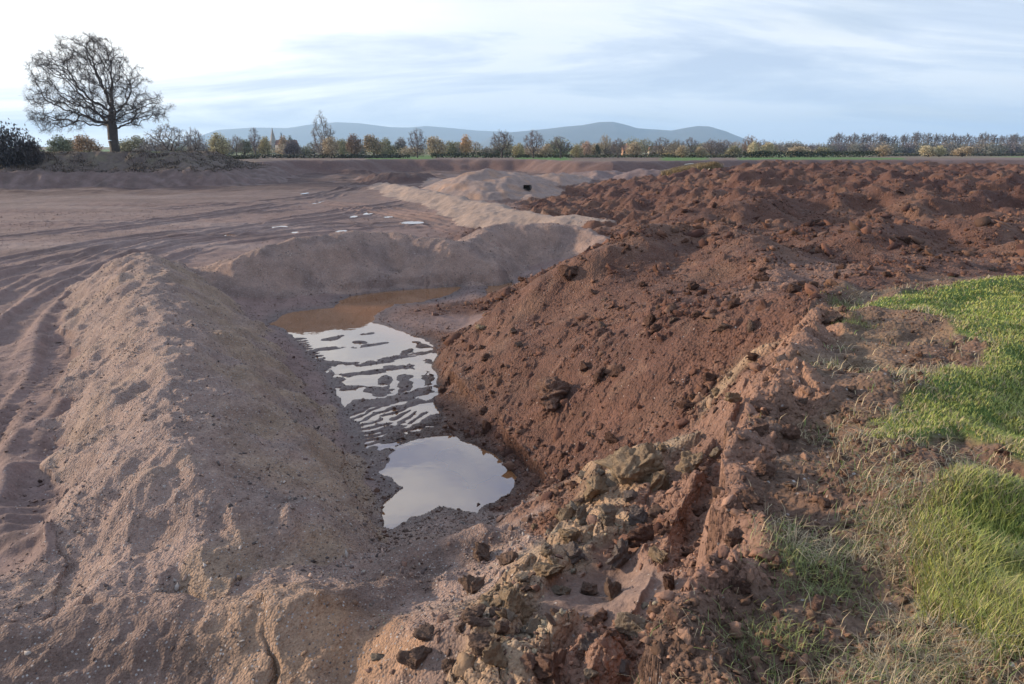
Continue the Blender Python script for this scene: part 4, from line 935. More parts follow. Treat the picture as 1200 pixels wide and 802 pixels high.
# ------------------------------------------------------------------ grass
def blades(name, label, x, y, hgt, wid, lean, col, seed, zoff=-.01):
    g = np.random.default_rng(seed); n_ = len(x); z = sample(x, y) + zoff
    ph = g.uniform(0, 6.283, n_); dx, dy = np.cos(ph), np.sin(ph); qx, qy = -dy, dx
    l1 = lean * g.uniform(.4, 1.3, n_); vs_ = []
    for f_, wf in ((0, 1), (.5, .8), (1, .0)):
        hor = hgt * l1 * f_ * f_; ver = hgt * f_ * np.sqrt(np.clip(1 - (l1 * f_ * .8) ** 2, .05, 1))
        cx = x + dx * hor; cy = y + dy * hor; cz = z + ver
        if wf > 0: vs_ += [np.stack([cx - qx * wid * wf, cy - qy * wid * wf, cz], -1), np.stack([cx + qx * wid * wf, cy + qy * wid * wf, cz], -1)]
        else: vs_.append(np.stack([cx, cy, cz], -1))
    V_ = np.stack(vs_, 1).reshape(-1, 3); b_ = (np.arange(n_) * 5)[:, None, None]
    F_ = (np.array([[0, 1, 3], [0, 3, 2], [2, 3, 4]])[None] + b_).reshape(-1, 3)
    o = mesh_from(name, V_, F_, mat=M['blade'], colors=np.repeat(np.clip(col, .005, .9), 5, 0).astype(f4), smooth=False)
    tag(o, label, None, None, 'stuff'); print(name, n_); return o
g = np.random.default_rng(3); n_ = 520000
a = np.radians(g.uniform(8, 58, n_)); r = np.exp(g.uniform(math.log(1.8), math.log(19), n_)); x, y = r * np.sin(a), r * np.cos(a)
i, j = sample(x, y, True)[1:]; k = (g.random(n_) < W[7][i, j]) & (gsd[i, j] < .02); x, y, r, i, j = x[k], y[k], r[k], i[k], j[k]; n_ = len(x)
pn = fbm(x.astype(f4), y.astype(f4), .8, 4, 810); pn2 = fbm(x.astype(f4), y.astype(f4), .25, 3, 815)
tuft = sstep(1.2, 0, np.hypot(x - P(1130,680,3.3)[0], y - P(1130,680,3.3)[1]))
hg = (.022 + .020 * g.random(n_) ** 2 * 1.6 + .035 * np.clip(pn2, 0, 1)) * (1 + 1.3 * tuft); 
c = np.array([.27, .31, .07])[None] * (1 + .35 * g.normal(size=(n_, 1)) * .6); yel = np.clip(.38 + 1.3 * pn + .25 * g.normal(size=n_), 0, 1)[:, None] * .6
c = c * (1 - yel) + np.array([.43, .41, .13]) * yel; st_ = (g.random(n_) < (.07 + .25 * sstep(.0, .3, pn2) + .35 * sstep(-.35, 0, gsd[i, j])))[:, None]; c = np.where(st_, np.array([.34, .28, .15]) * g.uniform(.7, 1.2, (n_, 1)), c)
blades('grass', 'short bright green grass of the verge at the right edge', x, y, hg, np.maximum(.0016, .00055 * r), .7, c, 4)
# straw and torn sods along the turf edge
n_ = 260000; a = np.radians(g.uniform(0, 46, n_)); r = np.exp(g.uniform(math.log(1.8), math.log(14), n_)); x, y = r * np.sin(a), r * np.cos(a)
i, j = sample(x, y, True)[1:]; sn = fbm(x.astype(f4), y.astype(f4), .55, 3, 820); near_e = sstep(.9, 0, gsd[i, j])
spots = np.zeros(n_)
for sx, sy, rad in ((810,745,.28),(985,430,.3),(960,490,.35),(880,770,.3),(940,775,.3),(1050,520,.3),(1000,690,.22),(960,665,.2),(1150,590,.3),(1080,590,.25),(1120,790,.3),(1060,450,.4),(1010,400,.4),(1020,640,.2)):
    q = P(sx, sy, 3.15); spots = np.maximum(spots, sstep(rad * 1.3, rad * .3, np.hypot(x - q[0], y - q[1])))
pr_ = (W[6][i, j] + .3 * W[7][i, j]) * np.clip(near_e * sstep(.0, .35, sn) * .8 + spots * sstep(-.2, .3, sn) + .012, 0, 1) * (gsd[i, j] > -.12)
k = g.random(n_) < pr_ * .45; x, y, r = x[k], y[k], r[k]; n_ = len(x)
c = np.array([.46, .36, .22])[None] * g.uniform(.5, 1.15, (n_, 1)); gr_ = (g.random(n_) < .22)[:, None]; c = np.where(gr_, np.array([.14, .19, .05]), c)
blades('dry_grass', 'torn sods and straw-coloured dry grass along the edge of the turf', x, y, .05 + .10 * g.random(n_) ** 2, np.maximum(.0013, .0005 * r), 1.15, c, 5)
# green tufts surviving in the stripped strip
n_ = 2600; q = [P(935,680,3.2), P(965,690,3.2), P(1040,620,3.25), P(985,355,3.1), P(905,770,3.2), P(1000,385,3.1)]
w_ = g.integers(0, len(q), n_); x = np.array([q[k_][0] for k_ in w_]) + g.normal(0, .11, n_); y = np.array([q[k_][1] for k_ in w_]) + g.normal(0, .11, n_)
blades('grass', 'thin green tufts surviving in the stripped soil', x, y, .04 + .06 * g.random(n_), np.full(n_, .0016), .9, np.array([.17, .19, .065])[None] * g.uniform(.6, 1.4, (n_, 1)), 6)
# rank dry grass over the far mound
m7 = DW > .55; ii, jj = np.where(m7); k = g.integers(0, len(ii), 16000); x = xs[ii[k], jj[k]] + g.normal(0, .2, 16000); y = ys[ii[k], jj[k]] + g.normal(0, .2, 16000)
blades('dry_grass', 'rank straw-coloured grass covering the mound at the left end of the red plateau', x, y, .25 + .45 * g.random(16000), np.full(16000, .035), .6, np.array([.36, .27, .15])[None] * g.uniform(.45, 1.1, (16000, 1)), 7)

# rough weeds over the top of the left soil bank
m5 = (ID == 5) & (sdf > 5.5) & (sdf < 17) & (big + med > -.15); ii, jj = np.where(m5); k = g.integers(0, len(ii), 30000); x = xs[ii[k], jj[k]] + g.normal(0, .25, 30000); y = ys[ii[k], jj[k]] + g.normal(0, .25, 30000)
wn = np.clip(.5 + 1.6 * perlin((x / 1.5).astype(f4), (y / 1.5).astype(f4), 77), .15, 1.5)
blades('weeds', 'dead weeds and rough grass along the top of the long soil bank', x, y, (.18 + .3 * g.random(30000)) * wn, np.full(30000, .045), .8, np.where((g.random(30000) < .5)[:, None], np.array([[.085, .06, .05]]), np.array([[.17, .125, .09]])) * g.uniform(.5, 1.1, (30000, 1)), 8)
# ------------------------------------------------------------------ trees
M['bark'] = flat_mat('bark', (.075, .060, .055), .9, .3, 2.0)
def objcol_mat(name, rough=.8, var=.25):
    m, t, b = new_mat(name); oi = N(t, 'ShaderNodeObjectInfo'); at = N(t, 'ShaderNodeAttribute', attribute_name='Col')
    mx_ = N(t, 'ShaderNodeMixRGB', blend_type='MULTIPLY', _0=1.0); L(t, oi.outputs['Color'], mx_.inputs[1]); L(t, at.outputs['Color'], mx_.inputs[2]); L(t, mx_.outputs[0], b.inputs['Base Color'])
    b.inputs['Roughness'].default_value = rough; b.inputs['Specular IOR Level'].default_value = .2; return m
M['foliage'] = objcol_mat('foliage'); 
def tubes(p0, p1, r0, r1, ns):
    d = p1 - p0; ln = np.linalg.norm(d, axis=1, keepdims=True) + 1e-9; d = d / ln
    up = np.where(np.abs(d[:, 2:3]) > .9, np.array([[1., 0, 0]]), np.array([[0, 0, 1.]])); a = np.cross(d, up); a /= np.linalg.norm(a, axis=1, keepdims=True); b_ = np.cross(d, a)
    V_ = []
    for p, r_ in ((p0, r0), (p1, r1)):
        for k_ in range(ns):
            t_ = 2 * math.pi * k_ / ns; V_.append(p + (a * math.cos(t_) + b_ * math.sin(t_)) * np.asarray(r_).reshape(-1, 1))
    V_ = np.stack(V_, 1).reshape(-1, 3); m_ = len(p0)
    F_ = np.array([[k_, (k_ + 1) % ns, ns + (k_ + 1) % ns, ns + k_] for k_ in range(ns)])
    return V_, (F_[None] + (np.arange(m_) * 2 * ns)[:, None, None]).reshape(-1, 4)
def colonize(att, start, step, infl, kill, iters=90, seed=0, jit=.25, grav=0.0):
    g = np.random.default_rng(seed); nodes = [np.array(s_, float) for s_ in start]; par = [-1] + list(range(len(start) - 1)); att = att.copy()
    for it in range(iters):
        if not len(att): break
        Nn = np.array(nodes); d = np.linalg.norm(att[:, None] - Nn[None], axis=2); nn = d.argmin(1); dm = d.min(1); act = dm < infl
        if not act.any():
            infl *= 1.5; continue
        new = []
        for k_ in np.unique(nn[act]):
            v = (att[act & (nn == k_)] - Nn[k_]); v = (v / np.linalg.norm(v, axis=1, keepdims=True)).sum(0); v /= np.linalg.norm(v) + 1e-9
            v = v + g.normal(0, jit, 3); v[2] -= grav; v /= np.linalg.norm(v); new.append((k_, Nn[k_] + v * step))
        for k_, p in new: nodes.append(p); par.append(int(k_))
        Nn2 = np.array([p for _, p in new]); dk = np.linalg.norm(att[:, None] - Nn2[None], axis=2).min(1); att = att[dk > kill]
    return np.array(nodes), np.array(par)
def make_tree(root, att, start, step, infl, kill, r_tip, r_trunk, seed, twigs=3, twl=.8, twr=.02, leaves=0, leafsz=.3, jit=.25, leafvar=.3, leafspread=.6):
    nodes, par = colonize(att, start, step, infl, kill, 70, seed, jit)
    g = np.random.default_rng(seed + 1); n_ = len(nodes); cnt = np.zeros(n_)
    ch = np.zeros(n_, int)
    for k_ in range(1, n_): ch[par[k_]] += 1
    rad = np.zeros(n_); ex = 2.3
    for k_ in range(n_ - 1, 0, -1):
        if ch[k_] == 0: rad[k_] = r_tip ** ex
        rad[par[k_]] += rad[k_]
    rad = np.maximum(rad, r_tip ** ex) ** (1 / ex); rad *= 1 + (r_trunk / rad[0] - 1) * (rad / rad[0]) ** .7
    k_ = np.arange(1, n_); V1, F1 = tubes(nodes[par[k_]], nodes[k_], np.minimum(rad[par[k_]], rad[k_] * 1.35 + .002), rad[k_], 6)
    # root flare
    tr = mesh_from('trunk', V1, F1, mat=M['bark'], smooth=True, parent=root)
    thin = np.where((rad < r_tip * 2.6))[0]; src = np.repeat(thin, twigs); p0 = nodes[src]
    dirn = nodes[src] - nodes[np.maximum(par[src], 0)]; dirn /= np.linalg.norm(dirn, axis=1, keepdims=True) + 1e-9
    d1 = dirn * .8 + g.normal(0, .65, p0.shape); d1 /= np.linalg.norm(d1, axis=1, keepdims=True); l1 = twl * g.uniform(.4, 1, (len(p0), 1)); p1 = p0 + d1 * l1 * .5
    d2 = d1 + g.normal(0, .5, p0.shape); d2[:, 2] += .15; d2 /= np.linalg.norm(d2, axis=1, keepdims=True); p2 = p1 + d2 * l1 * .5
    d3 = d1 + g.normal(0, .6, p0.shape); d3 /= np.linalg.norm(d3, axis=1, keepdims=True); p3 = p1 + d3 * l1 * .5
    Va, Fa = tubes(np.concatenate([p0, p1, p1]), np.concatenate([p1, p2, p3]), np.full(3 * len(p0), twr), np.full(3 * len(p0), twr * .6), 3)
    Ft = np.concatenate([Fa[:, [0, 1, 2]], Fa[:, [0, 2, 3]]]); cols = np.ones((len(Va), 3)) * np.repeat(g.uniform(.7, 1.2, (3 * len(p0), 1)), 6, 0) 
    parts_v, parts_f, parts_c = [Va], [Ft], [cols * (1.0 if not leaves else .6)]
    if leaves:
        q = g.integers(0, len(p2), leaves); c_ = np.concatenate([p2, p3])[q] + g.normal(0, leafspread, (leaves, 3)); sz = leafsz * g.uniform(.5, 1.2, (leaves, 1))
        a_ = g.normal(size=(leaves, 3)); a_ /= np.linalg.norm(a_, axis=1, keepdims=True); b_ = np.cross(a_, g.normal(size=(leaves, 3))); b_ /= np.linalg.norm(b_, axis=1, keepdims=True)
        V_ = np.stack([c_ - a_ * sz, c_ + b_ * sz * .6, c_ + a_ * sz, c_ - b_ * sz * .6], 1).reshape(-1, 3)
        F_ = (np.array([[0, 1, 2], [0, 2, 3]])[None] + (np.arange(leaves) * 4)[:, None, None]).reshape(-1, 3) + len(Va)
        parts_v.append(V_); parts_f.append(F_); parts_c.append(np.repeat(np.clip(1 + leafvar * g.normal(size=(leaves, 1)), .3, 1.9), 4, 0) * np.ones((1, 3)))
    cr = mesh_from('crown', np.concatenate(parts_v), np.concatenate(parts_f), mat=M['foliage'], colors=np.concatenate(parts_c).astype(f4), smooth=False, parent=root)
    return tr, cr
# the big oak, its outline read off the photograph, given depth in proportion
YO = 121.0; gz = float(sample([PD(136, YO)], [YO])[0])
sc_ = YO * 1.03 / FPX
OUT = [(32,158),(27,138),(40,106),(52,84),(66,66),(88,52),(107,45),(128,50),(150,60),(158,78),(166,96),(180,112),(196,122),(199,136),(186,144),(165,148),(150,152),(125,145),(100,150),(60,158)]
g = np.random.default_rng(21); pts = []
poly = [((a - 135) * sc_, (181 - b) * sc_) for a, b in OUT]
while len(pts) < 1700:
    x_, z_ = g.uniform(-14.5, 9), g.uniform(2, 18.5)
    if not inpoly(np.array([x_]), np.array([z_]), poly)[0] or perlin(np.array([x_ / 2.6], f4), np.array([z_ / 2.6 + 9], f4), 12)[0] < -.10: continue
    w_ = 8.5 * math.sqrt(max(0, 1 - ((z_ - 7) / 12.0) ** 2)); y_ = g.uniform(-w_, w_)
    if abs(y_) > w_ * math.sqrt(max(0.05, 1 - (x_ / 14.0) ** 2)): continue
    pts.append((x_, y_, z_))
oak = empty('oak_tree', (PD(135, YO), YO, gz - .3)); tag(oak, 'great bare spreading oak standing on the left skyline above the soil bank', 'tree')
tr, cr = make_tree(oak, np.array(pts), [(0, 0, -.5), (.05, 0, .6), (0, .05, 1.4), (-.1, 0, 2.2), (-.05, 0, 2.9), (0, 0, 3.5), (.05, 0, 4.1), (0, 0, 4.7), (.1, 0, 5.3), (.1, 0, 5.9)], .55, 5.5, .85, 0.026, .82, 5, twigs=11, twl=1.2, twr=.012, jit=.30, leaves=500, leafsz=.10, leafspread=.2)
cr.color = (.12, .10, .092, 1); oak.scale = (.88, .95, .95)
def ell(n_, rx, rz, cz, seed, top=1.0, hollow=.0):
    g = np.random.default_rng(seed); p = []
    while len(p) < n_:
        v = g.uniform(-1, 1, 3); d = np.linalg.norm(v)
        if d > 1 or d < hollow: continue
        w = 1 - (1 - top) * max(0, v[2]); p.append((v[0] * rx * w, v[1] * rx * w, cz + v[2] * rz))
    return np.array(p)
PROTO = {}
def proto(kind, att, trunk_h, H_, W_, **kw):
    root = empty(kind); st = [(0, 0, t_) for t_ in np.linspace(-.5, trunk_h, max(3, int(trunk_h / .7)))]
    make_tree(root, att, st, .7, 5, 1.1, kw.pop('r_tip', .05), kw.pop('r_trunk', .42), kw.pop('seed', 1), twigs=kw.pop('twigs', 5), twl=kw.pop('twl', 1.5), twr=kw.pop('twr', .032), **kw)
    PROTO[kind] = (root, H_, W_)
proto('round', ell(330, 6, 5.2, 7.3, 1, .8), 2.6, 12.8, 13, seed=3)
proto('round_b', ell(300, 6.2, 4.6, 7.6, 2, .9), 3.0, 12.6, 13.4, seed=4, jit=.4)
proto('leaning', np.concatenate([ell(130, 3.4, 3.6, 8.4, 5) + np.array([-1.5, 0, 0]), ell(90, 3, 2.4, 5.8, 6) + np.array([3, 0, 0])]), 3, 12.3, 11, seed=6, jit=.45)
proto('tall', np.concatenate([ell(240, 4.6, 8.5, 10, 8, .35), ell(60, 2.5, 2.3, 9.5, 9) + np.array([5, 0, 0])]), 3, 19, 14, seed=9, jit=.2, r_trunk=.35)
proto('narrow', ell(170, 2.4, 5.2, 7.6, 11, .8), 3, 13.2, 5.6, seed=12, jit=.2, r_trunk=.35, twr=.06, r_tip=.08, twigs=7)
proto('narrow_b', np.concatenate([ell(90, 2.6, 2.8, 9.8, 13, .9), ell(60, 1.8, 3, 5.5, 14)]), 3.5, 13, 6, seed=15, jit=.25, r_trunk=.35, twr=.06, r_tip=.08, twigs=7)
proto('leafy', ell(170, 4.6, 4.4, 5.6, 16, .8), 1.6, 10.3, 10.5, seed=17, leaves=3200, leafsz=.34, leafspread=.55)
proto('leafy_b', np.concatenate([ell(120, 4.2, 3.2, 4.3, 18), ell(70, 2.6, 2.8, 6.8, 19) + np.array([1.6, 0, 0])]), 1.2, 10, 9.5, seed=20, leaves=2600, leafsz=.34, leafspread=.55)
proto('shrub', ell(150, 5.5, 2.4, 2.6, 22, .8), .4, 5.4, 12, seed=23, leaves=2600, leafsz=.28, r_trunk=.2, twigs=4)
used = {k: False for k in PROTO}
def tree(kind, px, topy, wpx, Y, col, name, label, cat='tree', group=None, basez=None, rz=None):
    root, H_, W_ = PROTO[kind]
    if not used[kind]:
        used[kind] = True; r_ = root; kids = list(root.children)
    else:
        r_ = root.copy(); COL.objects.link(r_); kids = []
        for c_ in root.children:
            q = c_.copy(); COL.objects.link(q); q.parent = r_; kids.append(q)
    x = PD(px, Y); z = float(sample([x], [Y])[0]) if basez is None else basez
    hgt = max(ZD(topy, Y) - z, 1.5); wid = wpx / FPX * Y * 1.03
    r_.location = (x, Y, z - .15); r_.scale = (wid / W_, wid / W_, hgt / H_); r_.rotation_euler = (0, 0, random.uniform(0, 6.28) if rz is None else rz)
    r_.name = name
    for c_ in kids:
        if c_.name.startswith('crown'): c_.color = (*[min(1, (q_ * .72 + .28 * sum(col) / 3) * 1.8 if Y > 130 else q_ * 1.4) for q_ in col], 1)  # far crowns greyed, and lightened as haze painted into their colour
    for k_ in ('label', 'category', 'group'):
        if k_ in r_: del r_[k_]
    tag(r_, label, cat, group); return r_
BR = (.11, .09, .08); GY = (.15, .13, .115); PU = (.12, .095, .095); OR = (.24, .145, .065); YE = (.25, .21, .09); GR = (.10, .11, .05); OL = (.17, .155, .075); TAN = (.27, .20, .11); RB = (.17, .10, .065); DG = (.045, .05, .035)
T_ = [
 ('shrub',8,146,58,108,(.05,.045,.045),'bush','dense dark thicket at the left edge of the picture','bush'),('shrub',-25,147,60,110,(.05,.045,.045),'bush','dark thicket cut off by the left picture edge','bush'),('shrub',36,160,30,109,(.055,.045,.045),'bush','low dark bush tapering right from the thicket','bush'),
 ('leafy',70,159,26,190,GR,'bush','green bush under the left side of the great oak','bush'),('leafy_b',104,157,30,185,OR,'tree','low orange-brown leafed tree behind the oak trunk','tree'),('leafy',84,163,24,210,OL,'bush','olive bush between the green and the orange one','bush'),
 ('round',199,142,52,175,GY,'tree','wide grey bare tree just right of the great oak','tree'),('round_b',228,148,26,185,GY,'tree','smaller grey bare tree joined to the wide one','tree'),('leafy',160,160,34,200,OL,'bush','low olive bush right of the oak trunk','bush'),('shrub',180,163,40,190,GY,'bush','grey scrub under the wide grey tree','bush'),
 ('leafy',257,157,26,260,YE,'tree','yellow-green tree right of the wide grey tree','tree'),('round_b',277,157,20,280,GY,'tree','faint grey tree between yellow tree and leaning tree','tree'),('leaning',299,148,22,250,PU,'tree','dark leaning bare tree left of the church spire','tree'),
 ('leafy_b',310,159,15,255,YE,'tree','small yellow tree touching the leaning tree','tree'),('leafy',333,160,13,520,OR,'tree','orange tree right of the church spire','tree'),('leafy_b',342,163,19,255,(.11,.09,.09),'bush','dark purplish bush near the church','bush'),
 ('narrow',331,154,4,540,DG,'conifer_tree','thin dark conifer poking above the orange tree','tree'),('leafy',341,160,8,530,(.09,.10,.08),'tree','grey-green round tree right of the thin conifer','tree'),
 ('tall',378,124,36,235,GY,'tree','tall sparse bare tree with upright branches left of centre','tree'),('leafy_b',388,159,22,230,TAN,'bush','tan bush at the foot of the tall sparse tree','bush'),
 ('leafy',415,158,20,300,RB,'tree','red-brown tree right of the tall sparse tree','tree'),('leafy_b',438,157,24,290,(.20,.14,.075),'tree','broad orange-brown tree left of centre','tree'),('leafy',452,162,16,320,OL,'tree','olive tree beside the broad orange-brown tree','tree'),('leafy_b',402,162,16,320,OL,'bush','olive bush between tall tree and red-brown tree','bush'),('leafy',470,162,16,320,GY,'bush','greyish bush left of the round bare oak','bush'),
 ('round',489,148,24,240,PU,'tree','round bare tree alone on the green field edge','tree'),('leafy_b',512,159,24,280,TAN,'tree','tan leafed tree right of the lone round one','tree'),('leafy',546,159,15,300,(.36,.20,.07),'tree','bright orange rounded tree in the centre distance','tree'),('leafy',527,166,20,300,OL,'bush','low olive bush left of the bright orange tree','bush'),
 ('round_b',588,151,30,240,BR,'tree','dense brown bare tree left of the purple round one','tree'),('round',625,150,28,232,(.12,.085,.08),'tree','domed reddish bare tree in the middle of the horizon','tree'),('leaning',657,158,26,228,PU,'tree','dark crooked bare tree right of the domed one','tree'),
 ('leafy',608,168,16,250,YE,'bush','yellow bush between two bare trees','bush'),('leafy_b',640,168,16,250,TAN,'bush','tan bush between domed and crooked trees','bush'),('leafy',676,170,16,245,YE,'bush','yellow bush right of the crooked tree','bush'),('leafy',687,166,14,290,(.30,.18,.12),'tree','small reddish tree near the village roofs','tree'),
 ('round_b',709,156,16,290,TAN,'tree','pale tan bare tree behind the dark one','tree'),('round',724,160,20,230,BR,'tree','small dark bare tree below the highest hill','tree'),('leafy_b',701,168,7,300,DG,'bush','tiny dark evergreen left of the pale tan tree','bush'),
 ('leafy',743,167,20,270,TAN,'bush','straw-coloured bush right of the small dark tree','bush'),('round_b',757,161,24,290,OL,'tree','olive bare tree before the saddle of the hills','tree'),('round',775,159,26,280,BR,'tree','broad brown tree under the second hill','tree'),('round_b',793,162,18,300,GY,'tree','grey tree between two broad brown ones','tree'),
 ('round',808,159,24,280,PU,'tree','purple-brown tree under the right hill','tree'),('round_b',832,162,22,290,PU,'tree','first of two dark trees right of the right hill top','tree'),('round',850,162,24,290,PU,'tree','second of two dark trees right of the right hill top','tree'),
 ('round_b',878,157,20,300,RB,'tree','high reddish crown where the hills end','tree'),('round',893,162,18,310,PU,'tree','purple crown right of the high reddish one','tree'),
 ('leafy',882,166,12,270,(.36,.30,.15),'tree','pale yellow willow at the end of the hills','tree'),('leafy_b',898,166,16,270,(.34,.27,.13),'tree','wider pale yellow willow beside the first','tree'),
 ('leafy',800,171,18,250,TAN,'bush','low tan bush under the purple-brown tree','bush'),('leafy_b',822,171,14,250,TAN,'bush','second low tan bush further right','bush'),('leafy',860,171,20,260,OL,'bush','olive bush left of the willows','bush'),
 ('leafy',935,172,26,300,TAN,'bush','tan scrub right of the willows','bush'),('leafy_b',965,172,22,310,OL,'bush','olive scrub left of the long treeline','bush'),('leafy',1035,171,22,300,TAN,'bush','tan bush before the left part of the treeline','bush'),('leafy_b',1088,170,20,290,(.33,.27,.14),'bush','pale yellow bush before the treeline','bush'),('leafy',1101,171,16,290,(.30,.26,.12),'bush','yellow bush beside the pale one before the treeline','bush'),('leafy_b',1128,171,24,300,TAN,'bush','tan bush right of the yellow pair','bush'),
]
for a_ in T_: tree(*a_)
for i in range(44):
    px = 972 + i * 6.4 + random.uniform(-2, 2); Yt = random.uniform(560, 640)
    tree(['narrow', 'narrow_b', 'round_b'][i % 3], px, 157.3 + random.uniform(-3.2, 2.2) - (1 if i > 12 else 0), [11, 11, 17][i % 3] * random.uniform(.85, 1.2), Yt, (.095, .085, .09), 'tree', 'slender bare tree in the long dark treeline on the right horizon', 'tree', 'trees of the treeline on the right horizon')
for i in range(26):
    px = 905 + i * 13 + random.uniform(-3, 3)
    tree('shrub', px, 167.5 + random.uniform(-2, 1.5), 26, random.uniform(500, 560), [(.11, .09, .095), (.13, .11, .085), (.10, .10, .08)][i % 3], 'bush', 'dark scrub filling the foot of the right treeline', 'bush', 'scrub below the right treeline')
for i in range(54):
    px = 150 + i * 15 + random.uniform(-9, 9)
    q_ = min(T_, key=lambda b_: abs(b_[1] - px)); 
    tree(['shrub', 'leafy_b', 'shrub', 'round_b'][i % 4], px, 168.5 + random.uniform(-6, 4), [34, 22, 34, 24][i % 4], random.uniform(270, 430), [OL, GY, TAN, (.14, .12, .09), (.13, .13, .07)][i % 5], 'bush', ' '.join((['olive', 'grey', 'tan', 'brown', 'green'][i % 5] + ' scrub behind the ' + q_[7]).split()[:16]), 'bush', 'scrub in the far hedgerows')
for k_, (r_, _, _) in PROTO.items():
    if not used[k_]: bpy.data.objects.remove(r_)
# hedges: clipped dark rows
def hedge(px0, px1, Y0, Y1, hgt, col, label, seed):
    g = np.random.default_rng(seed); a = np.array([PD(px0, Y0), Y0]); b_ = np.array([PD(px1, Y1), Y1]); ln = np.linalg.norm(b_ - a); n_ = int(ln * 55)
    t_ = g.random(n_); p = a + (b_ - a) * t_[:, None]; nr = np.array([-(b_ - a)[1], (b_ - a)[0]]) / ln; p = p + nr * g.normal(0, .6, (n_, 1))
    top = hgt * (1 + .45 * perlin((t_ * ln / 6).astype(f4), np.zeros(n_, f4) + seed, seed)); z = sample(p[:, 0], p[:, 1]) + top * g.random(n_) ** .8
    c_ = np.stack([p[:, 0], p[:, 1], z], 1); sz = .28 * g.uniform(.5, 1.2, (n_, 1)); a_ = g.normal(size=(n_, 3)); a_ /= np.linalg.norm(a_, axis=1, keepdims=True); q = np.cross(a_, g.normal(size=(n_, 3))); q /= np.linalg.norm(q, axis=1, keepdims=True)
    V_ = np.stack([c_ - a_ * sz, c_ + q * sz * .7, c_ + a_ * sz, c_ - q * sz * .7], 1).reshape(-1, 3); F_ = np.arange(n_ * 4).reshape(-1, 4)
    o = mesh_from('hedge', V_, F_, mat=M['foliage'], colors=np.repeat(np.clip(1 + .35 * g.normal(size=(n_, 1)), .3, 1.8), 4, 0) * np.ones((1, 3)), smooth=False); o.color = (*col, 1)
    tag(o, label, 'hedge')
hedge(140, 300, 150, 215, 1.0, (.09, .09, .06), 'dark hedge behind the right end of the soil bank', 1)
hedge(300, 480, 225, 235, 1.1, (.09, .09, .07), 'low dark hedge below the tall sparse tree', 2)
hedge(505, 600, 240, 245, 1.5, (.07, .08, .05), 'dark green clipped hedge left of the domed tree', 3)
hedge(600, 870, 250, 255, 1.0, (.11, .11, .07), 'thin hedge running below the hills', 4)
hedge(872, 1030, 255, 285, 2.1, (.045, .055, .035), 'black-green hedge right of the willows', 5)
hedge(1030, 1240, 320, 350, 1.2, (.08, .08, .06), 'faint hedge in front of the long treeline', 6)
hedge(395, 470, 236, 238, .8, (.07, .10, .05), 'short hedge at the left end of the green strip', 7)

# ------------------------------------------------------------------ church and houses
stone = flat_mat('church_stone', (.30, .27, .25), .9, .15, .5); roofm = flat_mat('roof_tile', (.20, .10, .07), .9, .2, 1.0); brick = flat_mat('pale_brick', (.40, .27, .19), .9, .15, 1.0); dark = flat_mat('window_dark', (.03, .03, .035), .3, .1, 1.0)
def boxmesh(name, x0, x1, y0, y1, z0, z1, mat, parent=None, taper=None):
    v = [(x0,y0,z0),(x1,y0,z0),(x1,y1,z0),(x0,y1,z0),(x0,y0,z1),(x1,y0,z1),(x1,y1,z1),(x0,y1,z1)]
    f = [(0,3,2,1),(4,5,6,7),(0,1,5,4),(1,2,6,5),(2,3,7,6),(3,0,4,7)]
    return mesh_from(name, v, f, mat=mat, smooth=False, parent=parent)
def gable(name, x0, x1, y0, y1, z0, z1, mat, parent):
    ym = (y0 + y1) / 2; me = bpy.data.meshes.new(name); me.from_pydata([(x0,y0,z0),(x1,y0,z0),(x1,y1,z0),(x0,y1,z0),(x0,ym,z1),(x1,ym,z1)], [], [(0,1,5,4),(2,3,4,5),(0,4,3),(1,2,5),(0,3,2,1)]); me.materials.append(mat)
    o = bpy.data.objects.new(name, me); COL.objects.link(o); o.parent = parent; return o
YC = 620.; gx0 = float(sample([PD(321, YC)], [YC])[0]); ch_ = empty('church', (PD(321, YC), YC, gx0)); tag(ch_, 'distant stone church with a slender pointed spire left of the tall tree', 'church')
ht = ZD(149, YC) - gx0
boxmesh('tower', -2.6, 2.6, -2.6, 2.6, -.5, ht * .45, stone, ch_); boxmesh('parapet', -2.8, 2.8, -2.8, 2.8, ht * .45, ht * .47, stone, ch_)
me = bpy.data.meshes.new('spire'); me.from_pydata([(2.3 * math.cos(k * math.pi / 4 + .39), 2.3 * math.sin(k * math.pi / 4 + .39), ht * .47) for k in range(8)] + [(0, 0, ht)], [], [(k, (k + 1) % 8, 8) for k in range(8)]); me.materials.append(stone)
o = bpy.data.objects.new('spire', me); COL.objects.link(o); o.parent = ch_
boxmesh('nave', 2.61, 19, -4, 4, -.5, 7, stone, ch_); gable('roof', 2.61, 19.3, -4.4, 4.4, 7.003, 11, roofm, ch_)
def house(px, Y, w, h_, lab, wm):
    x = PD(px, Y); z = float(sample([x], [Y])[0]); r_ = empty('house', (x, Y, z)); tag(r_, lab, 'house')
    boxmesh('wall', -w / 2, w / 2, -3.5, 3.5, -.5, h_, wm, r_); gable('roof', -w / 2 - .2, w / 2 + .2, -3.9, 3.9, h_ + .003, h_ + 1.8, roofm, r_); boxmesh('chimney', w / 2 - 1.1, w / 2 - .6, -.3, .3, h_ + 1.2, h_ + 2.6, wm, r_)
    for k in (-.28, .28): boxmesh('window', w * k - .6, w * k + .6, -3.56, -3.503, h_ * .45, h_ * .45 + .9, dark, r_)
house(715, 420, 5, 3.2, 'small house with a reddish roof left of the highest tree cluster below the main hill', brick)
house(769, 330, 6, 2.6, 'cream walled cottage in front of the brown trees', flat_mat('cream_render', (.5, .42, .28), .9, .1, 1.0)); house(733, 330, 2.6, 2.8, 'narrow orange-pink cottage gable below the main hill', flat_mat('orange_brick', (.5, .28, .17), .9, .1, 1.0))

